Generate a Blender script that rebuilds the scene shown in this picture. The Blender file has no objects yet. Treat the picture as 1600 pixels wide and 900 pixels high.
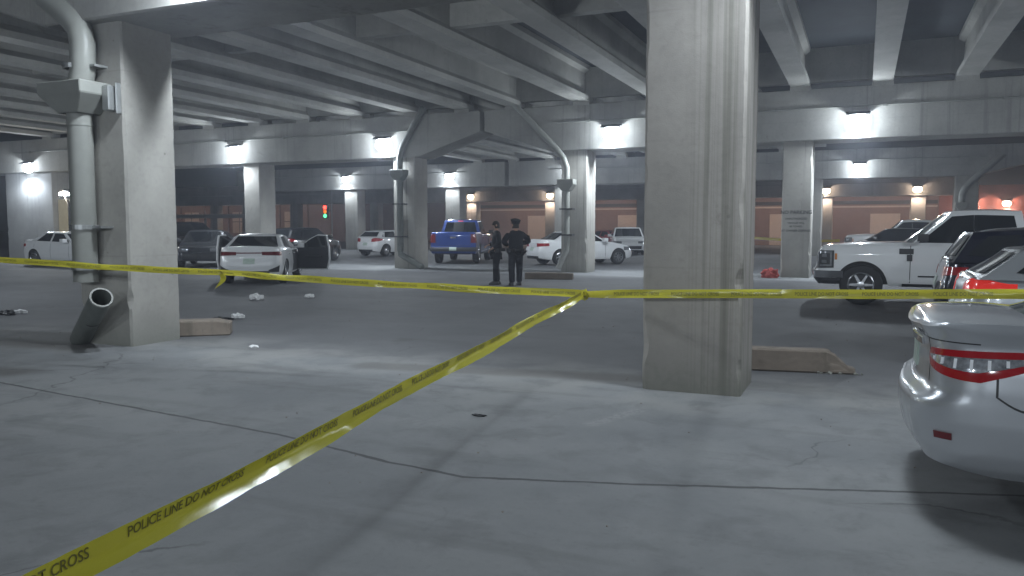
import bpy, bmesh, math, random
from mathutils import Vector, Matrix
from math import radians as R, sin, cos, pi, sqrt, atan2
random.seed(7)
SC = bpy.context.scene
COL = SC.collection

# ------------------------------------------------------------------ camera
TH = R(23.7); F = 1250.0; PH = math.atan(95 / 1250); H = 1.6
cam_d = bpy.data.cameras.new('camera'); cam = bpy.data.objects.new('camera', cam_d); COL.objects.link(cam)
cam.location = (0, 0, H)
cam.rotation_euler = (pi / 2 - PH, 0, TH)
cam_d.sensor_width = 36; cam_d.lens = F / 1600 * 36
cam_d.clip_end = 1000; cam_d.clip_start = 0.05
SC.camera = cam
SC.render.resolution_x = 1024; SC.render.resolution_y = 576

# ------------------------------------------------------------------ night sky, exposure
W_ = bpy.data.worlds.new('World'); SC.world = W_; W_.use_nodes = True
nt = W_.node_tree; bg = nt.nodes['Background']
sky = nt.nodes.new('ShaderNodeTexSky'); sky.sky_type = 'NISHITA'; sky.sun_disc = False
sky.sun_elevation = R(-6); sky.sun_rotation = R(200)
nt.links.new(sky.outputs[0], bg.inputs[0]); bg.inputs[1].default_value = 0.05
SC.view_settings.view_transform = 'Standard'; SC.view_settings.look = 'None'
SC.view_settings.exposure = -0.14; SC.view_settings.gamma = 1; SC.view_settings.use_curve_mapping = False
SC.cycles.use_denoising = True
SC.cycles.max_bounces = 7; SC.cycles.diffuse_bounces = 4; SC.cycles.glossy_bounces = 3
SC.cycles.transmission_bounces = 4; SC.cycles.sample_clamp_indirect = 4.0
SC.cycles.use_light_tree = True
COOL = (0.83, 0.92, 1.0); WARM = (1.0, 0.76, 0.60)
P_COOL = 600.0; P_WARM = 300.0

# ------------------------------------------------------------------ pixel helpers (build-time only)
def ray(px, py):
    v = (450 - py) / F; h = cos(PH) + v * sin(PH); z = v * cos(PH) - sin(PH)
    return ((px - 800) / F / h, z / h)
def wxy(x, d): return (x * cos(TH) - d * sin(TH), x * sin(TH) + d * cos(TH))
def G(px, py, z=0.0):
    a, b = ray(px, py); d = (z - H) / b; X, Y = wxy(a * d, d); return Vector((X, Y, z))
def onY(px, py, Y):
    a, b = ray(px, py); d = Y / (a * sin(TH) + cos(TH)); X, Y2 = wxy(a * d, d); return Vector((X, Y2, H + b * d))
def AT(px, py, d):
    a, b = ray(px, py); X, Y = wxy(a * d, d); return Vector((X, Y, H + b * d))

# ------------------------------------------------------------------ object helpers
def tag(o, label=None, cat=None, group=None, kind=None):
    if label: o['label'] = label
    if cat: o['category'] = cat; o['kind'] = kind or 'thing'
    if group: o['group'] = group
    if kind: o['kind'] = kind
    return o
def thing(name, label, cat, loc=(0, 0, 0), rz=0.0, group=None):
    o = bpy.data.objects.new(name, None); COL.objects.link(o); o.empty_display_size = 0.2
    o.location = loc; o.rotation_euler = (0, 0, rz)
    return tag(o, label, cat, group)
def copy_tree(o, parent=None):
    c = o.copy(); COL.objects.link(c)
    if parent: c.parent = parent
    for ch in list(o.children): copy_tree(ch, c)
    return c

class MB:
    def __init__(s): s.v = []; s.f = []; s.m = []
    def quad(s, pts, mi=0):
        b = len(s.v); s.v += [tuple(p) for p in pts]; s.f.append(tuple(range(b, b + len(pts)))); s.m.append(mi)
    def grid(s, rows, mi=0, closed=False, flip=False):
        b = len(s.v); n = len(rows[0]); 
        for r in rows: s.v += [tuple(p) for p in r]
        for i in range(len(rows) - 1):
            for j in range(n if closed else n - 1):
                k = (j + 1) % n
                q = (b + i * n + j, b + i * n + k, b + (i + 1) * n + k, b + (i + 1) * n + j)
                s.f.append(q[::-1] if flip else q); s.m.append(mi)
    def box(s, lo, hi, mi=0, rot=None, off=None):
        b = len(s.v)
        P = [Vector((x, y, z)) for x in (lo[0], hi[0]) for y in (lo[1], hi[1]) for z in (lo[2], hi[2])]
        if rot is not None: P = [rot @ p for p in P]
        if off is not None: P = [p + Vector(off) for p in P]
        s.v += [tuple(p) for p in P]
        for f in ((0, 1, 3, 2), (4, 6, 7, 5), (0, 4, 5, 1), (2, 3, 7, 6), (0, 2, 6, 4), (1, 5, 7, 3)):
            s.f.append(tuple(b + i for i in f)); s.m.append(mi)
    def tube(s, pts, r, n=12, mi=0, caps=True):
        pts = [Vector(p) for p in pts]; rows = []
        up = None
        for i, p in enumerate(pts):
            t = (pts[min(i + 1, len(pts) - 1)] - pts[max(i - 1, 0)]).normalized()
            if up is None:
                up = Vector((0, 0, 1)) if abs(t.z) < .9 else Vector((1, 0, 0))
            a = t.cross(up).normalized(); bb = a.cross(t).normalized(); up = bb
            rr = r[i] if isinstance(r, (list, tuple)) else r
            rows.append([p + a * rr * cos(2 * pi * k / n) + bb * rr * sin(2 * pi * k / n) for k in range(n)])
        s.grid(rows, mi, closed=True)
        if caps: s.quad(rows[0][::-1], mi); s.quad(rows[-1], mi)
    def prism(s, poly, axis, lo, hi, mi=0):
        def mk(u, v, w):
            return {'x': (w, u, v), 'y': (u, w, v), 'z': (u, v, w)}[axis]
        a = [mk(u, v, lo) for u, v in poly]; b = [mk(u, v, hi) for u, v in poly]
        s.quad(a[::-1], mi); s.quad(b, mi)
        for i in range(len(poly)):
            j = (i + 1) % len(poly); s.quad([a[i], a[j], b[j], b[i]], mi)
    def lathe(s, prof, n=24, mi=0, axis='y'):
        rows = []
        for r, h in prof:
            rows.append([{'y': (r * cos(2 * pi * k / n), h, r * sin(2 * pi * k / n)), 'z': (r * cos(2 * pi * k / n), r * sin(2 * pi * k / n), h)}[axis] for k in range(n)])
        s.grid(rows, mi, closed=True)
    def build(s, name, mats, parent=None, smooth=None, bevel=0, weld=True, seg=1):
        me = bpy.data.meshes.new(name); me.from_pydata(s.v, [], s.f)
        if not isinstance(mats, (list, tuple)): mats = [mats]
        for m in mats: me.materials.append(m)
        me.polygons.foreach_set('material_index', s.m)
        bm = bmesh.new(); bm.from_mesh(me)
        if weld: bmesh.ops.remove_doubles(bm, verts=bm.verts, dist=1e-5)
        bmesh.ops.recalc_face_normals(bm, faces=bm.faces)
        if bevel:
            es = [e for e in bm.edges if len(e.link_faces) == 2 and e.calc_face_angle(0) > R(25)]
            bmesh.ops.bevel(bm, geom=es, offset=bevel, segments=seg, profile=.6, affect='EDGES', clamp_overlap=True)
        bm.to_mesh(me); bm.free()
        if smooth is not None:
            me.polygons.foreach_set('use_smooth', [True] * len(me.polygons))
            me.set_sharp_from_angle(angle=R(smooth))
        o = bpy.data.objects.new(name, me); COL.objects.link(o)
        if parent: o.parent = parent
        return o

# ------------------------------------------------------------------ materials
def newmat(name):
    m = bpy.data.materials.new(name); m.use_nodes = True
    return m, m.node_tree, m.node_tree.nodes['Principled BSDF']
class N:
    def __init__(s, nt): s.nt = nt
    def link(s, a, b): s.nt.links.new(a, b)
    def val(s, sock, v):
        if hasattr(v, 'is_linked') or hasattr(v, 'links'): s.nt.links.new(v, sock)
        else: sock.default_value = v
    def math(s, op, a, b=0.0, c=None, clamp=False):
        n = s.nt.nodes.new('ShaderNodeMath'); n.operation = op; n.use_clamp = clamp
        s.val(n.inputs[0], a); s.val(n.inputs[1], b)
        if c is not None: s.val(n.inputs[2], c)
        return n.outputs[0]
    def pos(s): return s.nt.nodes.new('ShaderNodeNewGeometry').outputs['Position']
    def obj(s): return s.nt.nodes.new('ShaderNodeTexCoord').outputs['Object']
    def vmul(s, v, sc):
        n = s.nt.nodes.new('ShaderNodeVectorMath'); n.operation = 'MULTIPLY'; s.val(n.inputs[0], v); n.inputs[1].default_value = sc; return n.outputs[0]
    def noise(s, v, scale, detail=4, rough=.6, dist=0):
        n = s.nt.nodes.new('ShaderNodeTexNoise'); s.val(n.inputs['Vector'], v); n.inputs['Scale'].default_value = scale
        n.inputs['Detail'].default_value = detail; n.inputs['Roughness'].default_value = rough; n.inputs['Distortion'].default_value = dist
        return n.outputs[0]
    def ramp(s, f, a, b, smooth=True):
        n = s.nt.nodes.new('ShaderNodeMapRange'); n.interpolation_type = 'SMOOTHSTEP' if smooth else 'LINEAR'
        s.val(n.inputs[0], f); n.inputs[1].default_value = a; n.inputs[2].default_value = b
        return n.outputs[0]
    def mix(s, f, a, b):
        n = s.nt.nodes.new('ShaderNodeMix'); n.data_type = 'RGBA'
        s.val(n.inputs[0], f)
        for k, v in ((6, a), (7, b)):
            if isinstance(v, tuple): n.inputs[k].default_value = (*v, 1) if len(v) == 3 else v
            else: s.link(v, n.inputs[k])
        return n.outputs[2]
    def sep(s, v):
        n = s.nt.nodes.new('ShaderNodeSeparateXYZ'); s.val(n.inputs[0], v); return n.outputs
    def bump(s, h, strength, dist, bsdf):
        n = s.nt.nodes.new('ShaderNodeBump'); n.inputs['Strength'].default_value = strength; n.inputs['Distance'].default_value = dist
        s.link(h, n.inputs['Height']); s.link(n.outputs[0], bsdf.inputs['Normal'])

def plain(name, col, rough=.5, metal=0.0, coat=0.0, emit=None, es=0.0, var=0.15, scale=6.0, alpha=1.0, trans=0.0):
    m, t, b = newmat(name); n = N(t)
    f = n.noise(n.obj(), scale, 3)
    c = n.mix(f, tuple(max(0, x * (1 - var)) for x in col), tuple(x * (1 + var) for x in col))
    n.link(c, b.inputs['Base Color'])
    b.inputs['Roughness'].default_value = rough; b.inputs['Metallic'].default_value = metal
    b.inputs['Coat Weight'].default_value = coat; b.inputs['Coat Roughness'].default_value = .06
    b.inputs['Transmission Weight'].default_value = trans
    b.inputs['Alpha'].default_value = alpha
    if emit: b.inputs['Emission Color'].default_value = (*emit, 1); b.inputs['Emission Strength'].default_value = es
    return m

def concrete(name, col, streak=.5, lines=True, rough=.85, stain=.4, foot=0.0, lineamt=.22, xs=None, pits=.0):
    m, t, b = newmat(name); n = N(t); p = n.pos(); x, y, z = n.sep(p)
    big = n.noise(p, .55, 5, .6); fine = n.noise(p, 14, 5, .7); grain = n.noise(p, 90, 2)
    c = n.mix(n.ramp(big, .3, .7), tuple(v * .78 for v in col), tuple(v * 1.12 for v in col))
    c = n.mix(n.math('MULTIPLY', n.ramp(fine, .45, .75), .28), c, tuple(v * .55 for v in col))
    st = n.noise(n.vmul(p, (7, 7, .16)), 1.0, 4, .65)
    msk = n.ramp(n.noise(n.vmul(p, (1.2, 1.2, .1)), 1.0, 2), .42, .62)
    sm = n.math('MULTIPLY', n.math('MULTIPLY', n.ramp(st, .5, .68), msk), streak)
    c = n.mix(sm, c, (col[0] * .38, col[1] * .40, col[2] * .38))
    bl = n.ramp(n.noise(p, 2.2, 6, .7, .6), .60, .74)
    c = n.mix(n.math('MULTIPLY', bl, stain), c, (col[0] * .5, col[1] * .47, col[2] * .43))
    if xs is not None:
        s2 = n.noise(n.vmul(p, (30, 30, .10)), 1.0, 5, .7, .2); s3 = n.noise(n.vmul(p, (11, 11, .13)), 1.0, 3, .6)
        mk = n.ramp(n.math('ADD', x, n.math('MULTIPLY', n.noise(n.vmul(p, (1, 1, .35)), 1.0, 3), .5)), xs, xs + .35)
        c = n.mix(n.math('MULTIPLY', n.math('MULTIPLY', n.ramp(s2, .44, .66), mk), .40), c, (col[0] * .42, col[1] * .40, col[2] * .36))
        c = n.mix(n.math('MULTIPLY', n.math('MULTIPLY', n.ramp(s3, .52, .66), mk), .5), c, (col[0] * .34, col[1] * .36, col[2] * .31))
        wl = n.math('MULTIPLY', n.ramp(n.math('ABSOLUTE', n.math('SUBTRACT', z, .68)), .035, .01), n.ramp(n.noise(p, 2.5, 3), .4, .6))
        c = n.mix(n.math('MULTIPLY', wl, .3), c, (col[0] * .5, col[1] * .42, col[2] * .38))
    if pits:
        vo = t.nodes.new('ShaderNodeTexVoronoi'); n.link(p, vo.inputs['Vector']); vo.inputs['Scale'].default_value = 2.6
        pm_ = n.math('MULTIPLY', n.ramp(n.math('ADD', vo.outputs['Distance'], n.math('MULTIPLY', fine, .03)), .075, .045), pits)
        c = n.mix(pm_, c, tuple(v * .25 for v in col))
    if lines:
        fz = n.math('FRACT', n.math('DIVIDE', n.math('ADD', z, .62), 1.22))
        d = n.math('ABSOLUTE', n.math('SUBTRACT', fz, .5))
        ln = n.math('MULTIPLY', n.ramp(d, .012, .003), n.math('MULTIPLY', n.ramp(n.noise(p, .9, 3), .35, .65), lineamt))
        c = n.mix(ln, c, tuple(v * .45 for v in col))
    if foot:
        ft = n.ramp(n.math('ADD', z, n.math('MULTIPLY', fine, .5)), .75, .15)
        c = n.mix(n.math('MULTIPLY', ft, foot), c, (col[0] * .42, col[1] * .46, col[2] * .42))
    n.link(c, b.inputs['Base Color']); b.inputs['Roughness'].default_value = rough
    n.bump(n.math('ADD', n.math('MULTIPLY', fine, .7), n.math('MULTIPLY', grain, .3)), .14, .02, b)
    return m

M = {}
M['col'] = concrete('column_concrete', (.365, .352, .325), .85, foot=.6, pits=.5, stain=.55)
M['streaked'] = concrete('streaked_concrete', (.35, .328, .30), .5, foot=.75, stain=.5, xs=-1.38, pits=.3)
M['cap'] = concrete('cap_concrete', (.36, .355, .335), .45)
M['girder'] = concrete('girder_concrete', (.40, .395, .37), .2, lines=False, stain=.5)
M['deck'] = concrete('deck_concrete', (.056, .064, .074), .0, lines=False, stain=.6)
M['block'] = concrete('block_concrete', (.215, .178, .145), .7, lines=False, stain=.8)
M['pier'] = concrete('pier_concrete', (.33, .335, .34), .5)

def brick(name, c1, c2, cm):
    m, t, b = newmat(name); n = N(t); p = n.pos(); x, y, z = n.sep(p)
    cb = t.nodes.new('ShaderNodeCombineXYZ'); n.link(n.math('ADD', x, y), cb.inputs[0]); n.link(z, cb.inputs[1])
    br = t.nodes.new('ShaderNodeTexBrick'); n.link(cb.outputs[0], br.inputs['Vector'])
    br.inputs['Scale'].default_value = 4; br.inputs['Color1'].default_value = (*c1, 1); br.inputs['Color2'].default_value = (*c2, 1)
    br.inputs['Mortar'].default_value = (*cm, 1); br.inputs['Mortar Size'].default_value = .03
    c = n.mix(n.math('MULTIPLY', n.ramp(n.noise(p, .5, 5), .4, .7), .5), br.outputs['Color'], tuple(v * .6 for v in c1))
    n.link(c, b.inputs['Base Color']); b.inputs['Roughness'].default_value = .9
    return m
M['brick'] = brick('red_brick', (.34, .075, .05), (.27, .055, .04), (.30, .17, .14))
M['brick_brown'] = brick('brown_brick', (.27, .165, .14), (.22, .135, .115), (.27, .21, .18))
M['panel'] = plain('board_panel', (.55, .45, .39), .7)
M['trimmetal'] = plain('dark_trim', (.05, .048, .05), .6)
M['pipe'] = plain('grey_pipe', (.27, .275, .255), .45, var=.2, scale=3)
M['pipe_dirty'] = plain('dirty_pipe', (.14, .15, .14), .6, var=.35, scale=5)
M['steel'] = plain('galvanised_steel', (.42, .43, .43), .4, .7)
M['darksteel'] = plain('dark_steel', (.06, .06, .065), .5, .3)
M['lamp_lens'] = plain('lamp_lens', (.9, .9, .9), .3, emit=(.86, .95, 1), es=34)
M['lamp_lens_warm'] = plain('lamp_lens_warm', (.9, .8, .7), .3, emit=(1, .78, .55), es=22)
M['tyre'] = plain('tyre_rubber', (.018, .018, .02), .75)
M['rim'] = plain('alloy_rim', (.52, .53, .55), .25, .9)
M['rimdark'] = plain('dark_rim', (.10, .10, .11), .3, .8)
M['chrome'] = plain('chrome', (.75, .76, .78), .08, 1.0, var=.03)
M['trim'] = plain('black_plastic', (.022, .022, .025), .5)
M['glass'] = plain('tinted_glass', (.012, .014, .017), .04, coat=.6)
M['glass_green'] = plain('green_glass', (.035, .05, .048), .05, coat=.6)
M['interior'] = plain('car_interior', (.03, .03, .034), .7)
M['red_lens'] = plain('red_lamp_lens', (.22, .008, .014), .12, coat=.8, emit=(1, .03, .03), es=.05)
M['red_lit'] = plain('red_lamp_lit', (.55, .02, .02), .15, coat=.8, emit=(1, .05, .03), es=.35)
M['dark_red'] = plain('dark_red_lens', (.12, .006, .01), .15, coat=.8)
M['clear_lens'] = plain('clear_lamp_lens', (.62, .64, .68), .10, .7, var=.9, scale=34)
M['head_lens'] = plain('headlamp_lens', (.30, .31, .33), .1, .5, var=.6, scale=22)
M['lamp_facet'] = plain('lamp_facet', (.82, .83, .86), .3, 0, coat=.6)
M['amber'] = plain('amber_lens', (.55, .18, .02), .2, coat=.5)
M['plate'] = plain('number_plate', (.42, .50, .44), .4)
def paint(name, col, metal=0.0, rough=.32): 
    return plain(name, col, rough, metal, coat=1.0, var=.03, scale=1.2)
M['white_paint'] = paint('white_car_paint', (.72, .73, .74))
M['silverwhite'] = paint('silver_car_paint', (.50, .52, .55), .5, .28)
M['silver_paint'] = paint('silver_grey_paint', (.40, .42, .44), .5, .3)
M['blue_paint'] = paint('blue_car_paint', (.006, .032, .18), .3)
M['navy_paint'] = paint('dark_navy_paint', (.012, .014, .03), .3, .2)
M['black_paint'] = paint('black_car_paint', (.014, .015, .018), .2, .2)
M['grey_paint'] = paint('dark_grey_paint', (.06, .062, .07), .4, .25)
M['red_paint'] = paint('red_car_paint', (.22, .02, .03), .2)
M['uniform'] = plain('dark_uniform_cloth', (.006, .007, .012), .85, var=.4, scale=12)
M['skin'] = plain('skin', (.42, .26, .19), .6)
M['hair'] = plain('dark_hair', (.02, .015, .012), .7)
M['leather'] = plain('black_leather', (.012, .012, .013), .4)
M['paper'] = plain('white_paper', (.75, .75, .75), .8)
M['redcloth'] = plain('red_cloth', (.35, .06, .05), .9, var=.5)
M['ink'] = plain('black_ink', (.17, .155, .025), .6)
M['stencil'] = plain('stencil_paint', (.045, .045, .045), .9)
def tape_mat():
    m, t, b = newmat('yellow_tape'); n = N(t)
    f = n.noise(n.pos(), 5, 3)
    n.link(n.mix(f, (.50, .47, .04), (.62, .58, .07)), b.inputs['Base Color'])
    b.inputs['Roughness'].default_value = .22
    b.inputs['Specular IOR Level'].default_value = .6
    tr = t.nodes.new('ShaderNodeBsdfTranslucent'); tr.inputs[0].default_value = (.7, .62, .06, 1)
    mx = t.nodes.new('ShaderNodeMixShader'); mx.inputs[0].default_value = .35
    out = t.nodes['Material Output']; n.link(b.outputs[0], mx.inputs[1]); n.link(tr.outputs[0], mx.inputs[2]); n.link(mx.outputs[0], out.inputs[0])
    return m
M['tape'] = tape_mat()

def seg_dist(n, x, y, a, b):
    ax, ay = a; bx, by = b; dx, dy = bx - ax, by - ay; L2 = dx * dx + dy * dy
    px = n.math('SUBTRACT', x, ax); py = n.math('SUBTRACT', y, ay)
    t = n.math('DIVIDE', n.math('ADD', n.math('MULTIPLY', px, dx), n.math('MULTIPLY', py, dy)), L2, clamp=True)
    ex = n.math('SUBTRACT', px, n.math('MULTIPLY', t, dx)); ey = n.math('SUBTRACT', py, n.math('MULTIPLY', t, dy))
    return n.math('SQRT', n.math('ADD', n.math('MULTIPLY', ex, ex), n.math('MULTIPLY', ey, ey)))
def ground_mat():
    m, t, b = newmat('lot_surface'); n = N(t); p = n.pos(); x, y, z = n.sep(p)
    big = n.noise(p, .35, 6, .62); med = n.noise(p, 2.3, 6, .65, .4); fine = n.noise(p, 22, 5, .75); grain = n.noise(p, 130, 2)
    wob = n.math('MULTIPLY', n.math('SUBTRACT', n.noise(p, 1.6, 4), .5), .9)
    yw = n.math('ADD', y, wob)
    conc = n.mix(n.ramp(big, .32, .68), (.135, .142, .15), (.205, .21, .212))
    asph = n.mix(n.ramp(big, .3, .7), (.078, .081, .088), (.122, .124, .130))
    apron = n.math('ADD', n.ramp(yw, 8.3, 7.9), n.math('MULTIPLY', n.ramp(yw, 24.9, 25.5), n.ramp(yw, 29.2, 28.4)), clamp=True)
    c = n.mix(apron, asph, conc)
    # pale cement dust drifted along the column line
    d1 = n.math('MULTIPLY', n.math('MULTIPLY', n.ramp(yw, 6.2, 7.6), n.ramp(yw, 9.6, 8.2)), n.ramp(n.noise(p, .8, 4), .40, .62))
    c = n.mix(n.math('MULTIPLY', d1, .7), c, (.225, .225, .217))
    c = n.mix(n.math('MULTIPLY', n.ramp(med, .46, .70), .50), c, (.070, .073, .079))
    c = n.mix(n.math('MULTIPLY', n.ramp(fine, .52, .80), .35), c, (.05, .052, .056))
    c = n.mix(n.math('MULTIPLY', n.ramp(grain, .60, .8), .25), c, (.30, .30, .30))
    # tyre marks and oil
    tm = n.noise(n.vmul(p, (.25, 1.9, 1)), 1.0, 4, .6)
    c = n.mix(n.math('MULTIPLY', n.ramp(tm, .55, .72), .30), c, (.045, .046, .05))
    oil = n.ramp(n.noise(n.vmul(p, (.9, 1.1, 1)), .8, 3, .5), .66, .76)
    c = n.mix(n.math('MULTIPLY', oil, .45), c, (.04, .038, .036))
    # slab joints
    wx = n.math('ADD', x, n.math('MULTIPLY', n.math('SUBTRACT', n.noise(p, 5, 4), .5), .05))
    wy = n.math('ADD', y, n.math('MULTIPLY', n.math('SUBTRACT', n.noise(p, 4.3, 4), .5), .05))
    J = [(-12, 5.9), (-8.12, 5.35), (-5.99, 5.08), (-4.07, 4.84), (-2.97, 4.58), (-2.3, 4.48), (-1.23, 4.79), (.24, 5.29), (6, 7.1)]
    dmin = None
    for a, q in zip(J, J[1:]):
        d = seg_dist(n, wx, wy, a, q); dmin = d if dmin is None else n.math('MINIMUM', dmin, d)
    wid = n.math('ADD', .006, n.math('MULTIPLY', n.noise(p, 3.1, 3), .022))
    jm = n.math('MULTIPLY', n.ramp(n.math('DIVIDE', dmin, wid), 1.3, .7), .8)
    c = n.mix(jm, c, (.018, .019, .021))
    d = seg_dist(n, wx, wy, (-5.2, 7.75), (-1.9, 8.25))
    c = n.mix(n.math('MULTIPLY', n.ramp(d, .32, .1), .5), c, (.07, .062, .055))
    d = seg_dist(n, wx, wy, (-12.5, 7.3), (-9.6, 7.35)); d2 = seg_dist(n, wx, wy, (-9.3, 5.6), (-8.6, 5.8))
    c = n.mix(n.math('MULTIPLY', n.ramp(n.math('MINIMUM', d, d2), .45, .05), .65), c, (.05, .045, .04))
    scr = n.noise(n.vmul(p, (2.2, 9, 1)), 1.0, 5, .7)
    c = n.mix(n.math('MULTIPLY', n.math('MULTIPLY', n.ramp(scr, .62, .72), n.ramp(n.noise(p, .45, 3), .5, .62)), .14), c, (.26, .26, .255))
    d = seg_dist(n, wx, wy, (-1.98, 6.15), (-1.78, 6.75))
    c = n.mix(n.math('MULTIPLY', n.math('MULTIPLY', n.ramp(d, .11, .03), n.ramp(fine, .42, .56)), .4), c, (.28, .28, .275))
    crk = t.nodes.new('ShaderNodeTexVoronoi'); crk.feature = 'DISTANCE_TO_EDGE'; crk.inputs['Scale'].default_value = .33
    cv = t.nodes.new('ShaderNodeVectorMath'); cv.operation = 'ADD'; n.link(p, cv.inputs[0])
    nz = t.nodes.new('ShaderNodeTexNoise'); nz.inputs['Scale'].default_value = 1.3; nz.inputs['Detail'].default_value = 6; n.link(p, nz.inputs['Vector']); n.link(nz.outputs['Color'], cv.inputs[1]); n.link(cv.outputs[0], crk.inputs['Vector'])
    ckm = n.math('MULTIPLY', n.ramp(crk.outputs['Distance'], .006, .001), n.ramp(n.noise(p, .3, 2), .52, .62))
    c = n.mix(n.math('MULTIPLY', ckm, .6), c, (.03, .03, .033))
    n.link(c, b.inputs['Base Color'])
    n.link(n.math('SUBTRACT', .78, n.math('MULTIPLY', n.ramp(med, .4, .75), .10)), b.inputs['Roughness'])
    n.bump(n.math('ADD', n.math('MULTIPLY', fine, .6), n.math('MULTIPLY', n.math('SUBTRACT', 1, jm), 1.2)), .25, .012, b)
    return m
mb = MB(); mb.quad([(-260, -120, 0), (160, -120, 0), (160, 260, 0), (-260, 260, 0)])
tag(mb.build('ground', ground_mat()), kind='structure')

# ------------------------------------------------------------------ viaduct: columns, caps, girders, decks
ZB, ZT = 4.28, 5.86          # cap underside and top
BENT = [8.12, 27.35, 48.6]   # centre line of each bent
def column(X, Y, label, w=.95, d=.85, group='viaduct columns', mat='col', top=ZB, name='bridge_column'):
    mb = MB(); rows = []; nz = max(8, int(top / .05)) if Y < 30 else 12
    from mathutils import noise as mn
    for i in range(nz + 1):
        z = (top + .02) * i / nz; cc = []
        for k in range(4):
            v = mn.noise(Vector((X * 3.7 + k * 11.3, Y + 5, z * 3.1))); v2 = mn.noise(Vector((X * 1.7 + k * 5.3, Y, z * 11)))
            chip = max(0, v - .25) * .08 * (1.5 if z < 1.6 else .7); cc.append(.026 + chip + .006 * v2)
        q = []
        for k, (sx, sy) in enumerate(((-1, -1), (1, -1), (1, 1), (-1, 1))):
            e = cc[k]; a1 = (sx * (w/2 - e), sy * d/2); a2 = (sx * w/2, sy * (d/2 - e))
            q += [(*a2, z), (*a1, z)] if k in (0, 2) else [(*a1, z), (*a2, z)]
        rows.append(q)
    mb.grid(rows, closed=True); mb.quad(rows[0]); mb.quad(rows[-1])
    o = mb.build(name, M[mat]); o.location = (X, Y, 0)
    return tag(o, label, 'column', group)
def cap(x0, x1, Y, label, taper_l=0, taper_r=0, w=1.25, zb=ZB, zt=ZT, mat='cap'):
    mb = MB(); a = (zt - zb) * .52
    poly = []
    if taper_l: poly += [(x0, zb + a), (x0 + taper_l, zb)]
    else: poly += [(x0, zb)]
    if taper_r: poly += [(x1 - taper_r, zb), (x1, zb + a)]
    else: poly += [(x1, zb)]
    poly += [(x1, zt), (x0, zt)]
    mb.prism(poly, 'y', Y - w / 2, Y + w / 2)
    o = mb.build('cap_beam', M[mat], bevel=.025)
    b_ = MB(); yy = Y - w / 2 - .035
    b_.tube([(x0 + 2.9, yy, zb + .98), (x1 - 2.9, yy, zb + .98)], .028, 8)
    k = x0 + 4
    while k < x1 - 3: b_.box((k - .05, yy - .032, zb + .93), (k + .05, Y - w / 2 - .002, zb + 1.03)); k += 3.1
    b_.build('conduit', M['pipe'], o, smooth=50)
    return tag(o, label, 'beam', 'cap beams of the viaduct')
# bent under the camera's side of the lot and the two bents ahead
bent1_cols = [(-9.42, 'stained concrete column carrying the big grey drainpipe and hopper'),
              (-1.50, 'nearest wide concrete column with dark water streaks down its face'),
              (6.3, 'concrete column standing beyond the nearest silver sedan')]
fc = {}
for X, l in bent1_cols: fc[X] = column(X, BENT[0], l, mat='streaked' if X == -1.5 else 'col')
cap(-12.75, 9.5, BENT[0], 'nearest concrete cap beam, across the top of the drainpipe column', taper_l=2.6)
bent2_cols = [(-37.9, 'broad blue-lit pier wall behind the white coupe', 3.4), (-31.2, 'column hidden behind the drainpipe column', .95),
              (-23.85, 'lit column with a glaring lamp above, behind the white sedan with open doors', .85),
              (-16.35, 'column with a dark downpipe beside the blue pickup', .95),
              (-9.40, 'column with a pale downpipe bracketed to its face', .95),
              (-1.98, 'column with a stencilled no parking notice', .88), (5.45, 'column behind the parked white pickup cab', .95)]
for X, l, w in bent2_cols:
    fc[('b', X)] = column(X, BENT[1], l, w=w, d=1.0, mat='pier' if w > 2 else 'col', name='pier_wall' if w > 2 else 'bridge_column')
cap(-41.5, -13.02, BENT[1], 'long cap beam of the far bridge ending in a tapered tip by the dark downpipe', taper_r=2.6)
cap(-12.84, 9.5, BENT[1], 'cap beam over the pickup and stencilled column, tapered at one tip', taper_l=2.6)
bent3_cols = [(-33.7, 'slim lit column below the smaller lamp, left of the white hatchback'), (-25.5, 'lit column just behind the blue pickup'),
              (-17.6, 'column behind the pale downpipe column'), (-10.2, 'column behind the streaked near column'),
              (-2.75, 'narrow bluish column right behind the stencilled column'), (4.85, 'column with a downpipe beyond the white pickup roof')]
for X, l in bent3_cols: fc[('c', X)] = column(X, BENT[2], l, w=1.1, d=1.0)
cap(-44, -21.6, BENT[2], 'third row cap beam over the blue pickup')
cap(-21.3, 8.6, BENT[2], 'third row cap beam behind the stencilled column', taper_r=3.4)

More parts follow.
